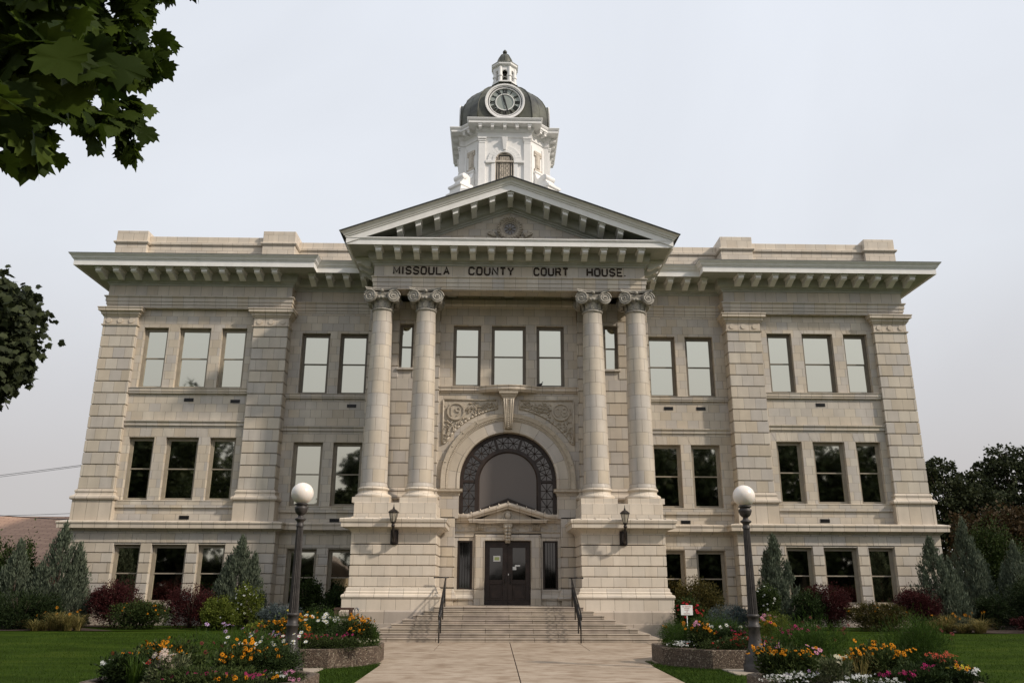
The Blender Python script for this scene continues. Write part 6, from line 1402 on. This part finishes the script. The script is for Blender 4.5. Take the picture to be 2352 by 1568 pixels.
# rear right planter
fplant('feathery_bush', 'flower clump', 'bright feathery green mound at the walk end of rear right planter', 3.75, -14.2, Z, 0.85, 0.8, 0.72, 'feathery', 4600, 0.06, 0.10, [('orange', 5, 0.05, 0.06, 6, None, 0)], group=GP, lobes=6)
fplant('coneflower_clump', 'flower clump', 'orange coneflower clump left of centre in the rear right planter', 4.35, -14.5, Z, 0.7, 0.6, 0.66, 'perennial', 1500, 0.07, 0.4, [be(44, 0.048), ('pink', 10, 0.045, 0.1, 7, None, 0.1)], group=GP)
fplant('marigold_bush', 'flower clump', 'dark bushy plant with red blooms centre of rear right planter', 5.0, -14.6, Z, 0.9, 0.6, 0.60, 'boxwood', 3200, 0.05, 0.4, [('red', 18, 0.035, 0.05, 6, None, 0), ('magenta', 8, 0.035, 0.06, 6, None, 0)], group=GP)
fplant('feathery_bush', 'flower clump', 'feathery green cosmos behind in the rear right planter', 5.0, -13.4, Z, 1.7, 0.8, 0.85, 'feathery', 5200, 0.07, 0.10, [('white', 7, 0.07, 0.14, 8, 'yellow', -0.1)], group=GP, lobes=6)
fplant('feathery_bush', 'flower clump', 'lime green feathery plant right of the right globe lamp', 6.35, -14.0, Z, 0.9, 0.8, 0.92, 'lime', 3600, 0.06, 0.14, [('pink', 14, 0.06, 0.16, 7, 'yellow', 0.1), ('orange', 14, 0.045, 0.05, 8, 'seed', 0.2)], group=GP)
fplant('dianthus_clump', 'flower clump', 'low red flowers along the front of the rear right planter', 5.2, -15.2, Z, 2.2, 0.5, 0.36, 'perennial', 3000, 0.05, 0.3, [('red', 70, 0.032, 0.05, 6, None, 0.0), ('cream', 30, 0.025, 0.03, 5, None, 0)], group=GP)
fplant('alyssum_clump', 'flower clump', 'white alyssum at the walk corner of the rear right planter', 3.5, -14.75, Z, 0.75, 0.6, 0.24, 'perennial', 500, 0.04, 0.3, [('white', 150, 0.024, 0.02, 6, None, 0.0)], group=GP)

# ---- grass blades standing in the lawn (nearer strips and edges)
def lawnblades(n, boxes, h, name):
    P = []
    for (x0, x1, y0, y1), fr in boxes:
        k = int(n*fr); P.append(np.stack([rng.uniform(x0, x1, k), rng.uniform(y0, y1, k)], 1))
    P = np.concatenate(P)
    ok = np.ones(len(P), bool)
    for cx, cy, r in ((-5.15, -13.75, 1.82), (5.35, -13.75, 1.82), (-5.25, -21.6, 1.82), (5.55, -21.6, 1.82)): ok &= np.hypot(P[:, 0]-cx, P[:, 1]-cy) > r
    ok &= ~((np.abs(P[:, 0]) < 3.36)); ok &= ~((np.abs(P[:, 0]) < 4.3) & (P[:, 1] > -13.5)); ok &= ~((np.abs(P[:, 0]) < 7.0) & (P[:, 1] > -12.2))
    for cx in (-5.16, 5.46): ok &= ~((np.abs(P[:, 0]-cx) < 0.62) & (np.abs(P[:, 1]+16.2) < 0.57))
    P = P[ok]; n = len(P); z = np.array([gz(a, b2) for a, b2 in P]); a = rng.uniform(0, 6.28, n); hh = h*rng.uniform(0.5, 1.3, n)
    B0 = np.column_stack([P, z]); S = np.stack([np.cos(a), np.sin(a), 0*a], 1)*0.006; ln = rng.normal(size=(n, 3))*0.022; ln[:, 2] = hh
    V = np.stack([B0-S, B0+S, B0+ln], 1).reshape(-1, 3)
    o = mesh_np(name, V, np.arange(len(V)).reshape(-1, 3), LMt('grassblade'), None, rng.random(n))
    tag(o, 'short mown grass blades on the lawn', 'grass', kind='stuff')
lawnblades(150000, [((-9, -3.3, -24, -14), 0.3), ((3.3, 10, -24, -14), 0.3), ((-3.6, -3.3, -24, -13), 0.04), ((3.3, 3.6, -24, -13), 0.04), ((-16, -5, -19, -6), 0.16), ((6, 18, -19, -6), 0.16)], 0.05, 'grass')

# ================================================================== trees
def tree(lb, x, y, trunk_h, lobes, key, n, size, wid=0.7, group=None, tr=0.25, limbs=7, name='tree', cat='tree'):
    e_ = empty(name, (x, y, 0), lb, cat, group); L_ = [(l[0]-x, l[1]-y, *l[2:]) for l in lobes]
    P, O = crown(L_, n, sub=0.42, fill=0.35); O[:, 2] -= 0.25
    leaves(P, O, size, wid, rng.beta(1.5, 2.2, len(P)), 'crown', LMt(key), e_)
    b = MB(); b.tube([(0, 0, -0.1), (0.05, 0.03, trunk_h*0.5), (0, 0, trunk_h), (0.1, 0, trunk_h*1.6)], [tr*1.3, tr, tr*0.8, tr*0.4], 10)
    b.build('trunk', BARK, e_)
    b = MB()
    for l in L_[:limbs]:
        st = (0, 0, trunk_h*rng.uniform(0.8, 1.1)); en_ = (l[0], l[1], l[2]); mid = tuple((st[i]+en_[i])/2+(0.3 if i == 2 else 0) for i in range(3))
        b.tube([st, mid, en_], [tr*0.5, tr*0.3, tr*0.12], 7)
        for q in range(5):
            d = unit(rng.normal(size=(1, 3)))[0]; e2 = tuple(en_[i]+d[i]*l[3+i]*0.85 for i in range(3)); b.tube([mid, tuple((mid[i]+e2[i])/2 for i in range(3)), e2], [tr*0.16, tr*0.10, 0.01], 5)
    b.build('limbs', BARK, e_)
    return e_
def lob(cx, cy, cz, r, n, squash=0.8):
    out_ = [(cx, cy, cz, r*0.7, r*0.7, r*0.7*squash)]
    for k in range(n):
        a = rng.uniform(0, 6.28); q = rng.uniform(-0.75, 0.95); rr = math.sqrt(1-q*q)*0.68*r; s_ = rng.uniform(0.28, 0.46)*r; out_.append((cx+rr*math.cos(a), cy+rr*math.sin(a), cz+q*r*squash*0.8, s_, s_, s_*0.8))
    return out_
g = 'maples beyond the right wing'
T1 = [(27.0, 16, 8.7, 0.9, 1.2, 0.8), (28.1, 16, 9.1, 0.8, 1.0, 0.65), (28.2, 16, 7.4, 1.7, 2.0, 1.2), (29.7, 16, 8.3, 0.9, 1.2, 0.7), (30.3, 16, 7.1, 1.3, 1.5, 1.0), (27.2, 16, 5.6, 1.5, 1.8, 1.2), (29.4, 16, 5.4, 1.8, 2.0, 1.2), (30.9, 16, 4.3, 1.3, 1.6, 1.1), (28.2, 16, 3.8, 1.5, 1.7, 1.0)]
tree('dark maple with open low crown just right of the building', 29.0, 16, 3.0, T1, 'mapledark', 17000, 0.20, 0.8, g)
tree('taller dark maple at the right edge of the picture', 34.2, 18, 3.4, [(33.5, 18, 10.5, 0.8, 1.0, 0.6), (32.5, 18, 9.5, 0.8, 1.0, 0.6), (33.7, 18, 9.0, 1.6, 1.8, 1.0), (35.2, 18, 10.1, 0.9, 1.1, 0.7), (36.6, 18, 10.3, 1.0, 1.2, 0.8), (36.2, 18, 8.6, 1.7, 1.8, 1.1), (32.3, 18, 7.6, 1.3, 1.5, 0.9), (34.3, 18, 7.0, 1.9, 2.0, 1.1), (32.9, 18, 5.4, 1.8, 1.9, 1.2), (35.8, 18, 5.6, 2.0, 2.0, 1.3), (37.8, 18, 7.0, 1.8, 1.8, 1.5)], 'mapledark', 21000, 0.20, 0.8, g)
tree('reddish brown maple low between the dark maples and junipers', 27.5, 9, 1.2, lob(26.6, 9, 3.4, 3.0, 13), 'redtree', 16000, 0.18, 0.7, g)
tree('reddish brown maple low at the right picture edge', 31.5, 10, 1.2, lob(31.5, 10, 3.6, 2.9, 11), 'redtree', 12000, 0.18, 0.7, g)
tree('dark green thicket tree at the far right behind the evergreens', 26.0, 4.5, 0.8, lob(26.0, 4.5, 2.2, 2.0, 9), 'mapledark', 8000, 0.14, 0.6, g)
# far left screen of low growth in front of the shingle roof
tree('small leafy tree at the left edge before the brown roof', -24.0, 1.5, 0.8, lob(-24.0, 1.5, 1.9, 1.5, 8), 'shrub', 6000, 0.12, 0.6, 'small trees before the brown roof')

# maples close on the left, overhanging the view
def lobed(P, A, Nn, size, key, name, parent):
    """norway-maple leaves: fan of pointed lobes in the plane (A, S), slightly cupped"""
    out_ = [(0, 0), (0.20, -0.08), (0.42, -0.02), (0.36, 0.10), (0.60, 0.16), (0.50, 0.26), (0.70, 0.46), (0.50, 0.44), (0.44, 0.62), (0.30, 0.58), (0.26, 0.78), (0.14, 0.78), (0.0, 1.04)]
    prof = out_+[(-x, y) for x, y in out_[-2:0:-1]]; k = len(prof)
    n = len(P); A = unit(A); S = unit(np.cross(A, Nn)); Nn = np.cross(S, A); L = (size*rng.uniform(0.65, 1.15, n))[:, None]
    ctr = P+A*L*0.35; ring_ = [P+(S*x+A*y)*L-Nn*L*(0.22*x*x+0.10*(y-0.35)**2)*rng.uniform(0.2, 1.6, n)[:, None] for x, y in prof]
    V = np.stack([ctr]+ring_, 1).reshape(-1, 3); F = []
    base = np.arange(n)*(k+1)
    for i in range(k):
        j = (i+1) % k; F.append(np.stack([base, base+1+i, base+1+j], 1))
    F = np.concatenate(F); tone = np.tile(rng.beta(1.4, 1.8, n), k)
    return mesh_np(name, V, F, LMt(key), parent, tone)
def hangleaves(blobs, n, size, key, name, parent, org, sub=0.4):
    P, O = crown([(b_[0]-org[0], b_[1]-org[1], b_[2]-org[2], *b_[3:]) for b_ in blobs], n, sub=sub, fill=0.45)
    A = O*0.5+np.array([0, 0, -0.75])+rng.normal(size=P.shape)*0.25; Nn = rng.normal(size=P.shape)*0.6+np.array([0, -0.55, 0.65])
    return lobed(P, A, Nn, size, key, name, parent)
org = (-5.6, -33.2, 0)
MT = empty('maple_tree', org, 'maple branch with big lobed leaves overhanging the top left corner', 'maple tree')
# overhanging shoots (right up by the camera) and the rest of the crown, out of view to the left
near = [(-2.04, -34.0, 3.09, 0.16, 0.10, 0.10), (-2.22, -33.9, 3.22, 0.42, 0.18, 0.30), (-2.05, -33.9, 3.55, 0.36, 0.25, 0.26), (-2.5, -33.9, 3.5, 0.5, 0.3, 0.4)]
mid = [(-2.95, -32.1, 4.55, 0.36, 0.35, 0.42), (-2.72, -32.0, 4.95, 0.22, 0.3, 0.35), (-3.15, -32.2, 5.1, 0.5, 0.4, 0.5), (-2.75, -31.9, 4.42, 0.16, 0.25, 0.26), (-3.3, -32.2, 4.5, 0.4, 0.4, 0.4), (-3.5, -32.3, 5.6, 0.7, 0.6, 0.5)]
hangleaves(near, 380, 0.12, 'maple', 'near_leaves', MT, org, 0.5); hangleaves(mid, 2600, 0.115, 'maple', 'shoot_leaves', MT, org, 0.5)
hangleaves([(-1.74, -33.5, 4.02, 0.07, 0.05, 0.05)], 16, 0.10, 'maple', 'tip_leaves', MT, org, 0.3)
P, O = crown([(l[0]-org[0], l[1]-org[1], *l[2:]) for l in lob(-6.6, -33.4, 7.6, 3.0, 14)], 7000, sub=0.4); leaves(P, O, 0.17, 0.9, rng.random(len(P)), 'crown', LMt('maple'), MT)
b = MB(); b.tube([(0, 0, -0.1), (0.05, 0, 2.4), (-0.1, 0, 5.2), (-0.4, 0, 8)], [0.26, 0.2, 0.15, 0.06], 12); b.build('trunk', BARK, MT)
b = MB()
for pts in ([(0, 0, 3.6), (1.4, 0.5, 5.0), (2.4, 1.0, 5.5), (2.75, 1.15, 5.0), (2.85, 1.2, 4.5)], [(2.4, 1.0, 5.5), (2.5, 1.1, 4.9), (2.55, 1.1, 4.35)], [(0.2, 0, 3.4), (1.6, -0.3, 4.2), (2.8, -0.6, 4.15), (3.4, -0.75, 3.7)], [(2.8, -0.6, 4.15), (3.3, -0.5, 4.3), (3.84, -0.3, 4.12)], [(1.4, 0.5, 5.0), (2.2, 0.9, 4.9), (2.6, 1.1, 4.6)], [(0, 0, 3.0), (-1.5, 0.4, 5.5), (-2.4, 0.4, 7.5)], [(0, 0, 4.2), (0.4, 1.5, 6.5), (0.2, 2.2, 8.0)]):
    b.tube(pts, [0.05/(1+0.9*i) for i in range(len(pts))], 6)
b.build('branch', TWIG, MT)
org = (-17.0, -21.0, 0)
MT2 = empty('maple_tree', org, 'dense maple crown edge entering at the left, level with the upper windows', 'maple tree')
bl = [(-11.5, -20.6, 6.7, 1.6, 1.0, 1.2), (-10.7, -20.3, 6.4, 0.8, 0.8, 1.15), (-10.5, -20.2, 7.1, 0.72, 0.7, 0.55), (-10.9, -20.3, 5.6, 0.8, 0.7, 0.5), (-10.35, -20.2, 6.2, 0.5, 0.6, 0.6), (-11.6, -20.6, 7.5, 1.0, 0.9, 0.5)]
hangleaves(bl, 14000, 0.145, 'mapledark', 'leaves', MT2, org, 0.34)
P, O = crown([(l[0]-org[0], l[1]-org[1], *l[2:]) for l in lob(-18.4, -21.4, 8.0, 3.3, 14)], 9000, sub=0.4); leaves(P, O, 0.18, 0.9, rng.random(len(P)), 'crown', LMt('mapledark'), MT2)
b = MB(); b.tube([(0, 0, -0.1), (0.05, 0, 2.8), (-0.1, 0, 6.2), (-0.4, 0, 9)], [0.28, 0.22, 0.16, 0.06], 12); b.build('trunk', BARK, MT2)
b = MB()
for pts in ([(0, 0, 3.6), (2.9, 0.3, 5.6), (5.0, 0.5, 6.6), (6.3, 0.6, 6.4)], [(2.9, 0.3, 5.6), (4.9, 0.4, 5.8), (6.1, 0.6, 5.6)], [(2.9, 0.3, 5.6), (4.6, 0.4, 7.0), (5.7, 0.5, 7.3)], [(0, 0, 4.5), (-1.5, 0, 6.5), (-2.6, -0.3, 8.0)]):
    b.tube(pts, [0.09/(1+0.8*i) for i in range(len(pts))], 6)
b.build('branch', TWIG, MT2)
# street trees behind the viewer: they only show mirrored in the lower windows
for x, y, h, lb in ((-50, -60, 21.5, 'farthest left street tree, mirrored in the outer left windows'), (-42, -59, 21.5, 'broad street tree mirrored in the left wing windows'), (-37.5, -61, 24.5, 'tallest street tree, its tip mirrored low in an upper left window'),
                    (17, -60, 19.5, 'street tree mirrored in the recessed windows right of the portico'), (25.5, -62, 20.5, 'dense street tree mirrored left of the right inner pilaster'), (34, -60, 20.5, 'street tree mirrored in the first right wing window'), (42, -60, 20, 'street tree mirrored in the middle right wing window'), (50, -62, 20, 'farthest right street tree, mirrored at the wing end')):
    tree(lb, x, y, 3.0, [(x+(l[0]-x)*0.7, l[1], l[2], l[3]*0.75, l[4], l[5]) for l in lob(x, y, h*0.53, h*0.46, 20, 1.0)], 'mapledark', 11000, 0.62, 0.9, 'street trees behind the viewer', limbs=4)
tree('narrow street tree mirrored beside the left columns', -16.0, -61, 3.0, lob(-16.0, -61, 10.2, 4.4, 20, 2.0), 'mapledark', 8000, 0.55, 0.9, 'street trees behind the viewer', limbs=4)

# houses and hedge across the street, seen only mirrored in the ground floor windows
def house(x, y, w_, lb, wall, rf):
    e_ = empty('house', (x, y, 0), lb, 'house', 'houses across the street')
    b = MB(); b.box(-w_/2, w_/2, -8, 0, 0, 3.2); o = b.build('wall', wall, e_)
    for k in range(3):
        b = MB(); xx = -w_/2+w_*(k+0.5)/3; b.box(xx-0.5, xx+0.5, -0.02, 0.03, 1.0, 2.3); b.build('window', GLASSD, o)
    b = MB(); b.prismy([(-w_/2-0.6, 3.1), (w_/2+0.6, 3.1), (0, 6.4)], -8.5, 0.5); b.build('roof', rf, e_)
house(-23, -66, 11, 'brown gabled house across the street, mirrored in the window left of the portico', simple('house_wall_tan', (0.30, 0.22, 0.14)), simple('house_roof_brown', (0.10, 0.06, 0.04)))
house(24, -68, 12, 'pale gabled house across the street, mirrored in the right wing windows', simple('house_wall_pale', (0.34, 0.32, 0.28)), simple('house_roof_grey', (0.09, 0.085, 0.08)))
for k, x in enumerate((-54, -45, -36, -28, 4, 13, 21, 30, 38, 47, 56)):
    shrub('street_shrub', 'shrub', ['farthest left', 'second', 'third', 'fourth', 'fifth', 'middle', 'seventh', 'eighth', 'ninth', 'tenth', 'farthest right'][k]+' tall shrub counted from the left across the street', x, -63, 11, 3.0, 6.0 if abs(x) > 20 else 3.5, 'mapledark', 3000, 0.55, 0.8, 'tall shrubs across the street')
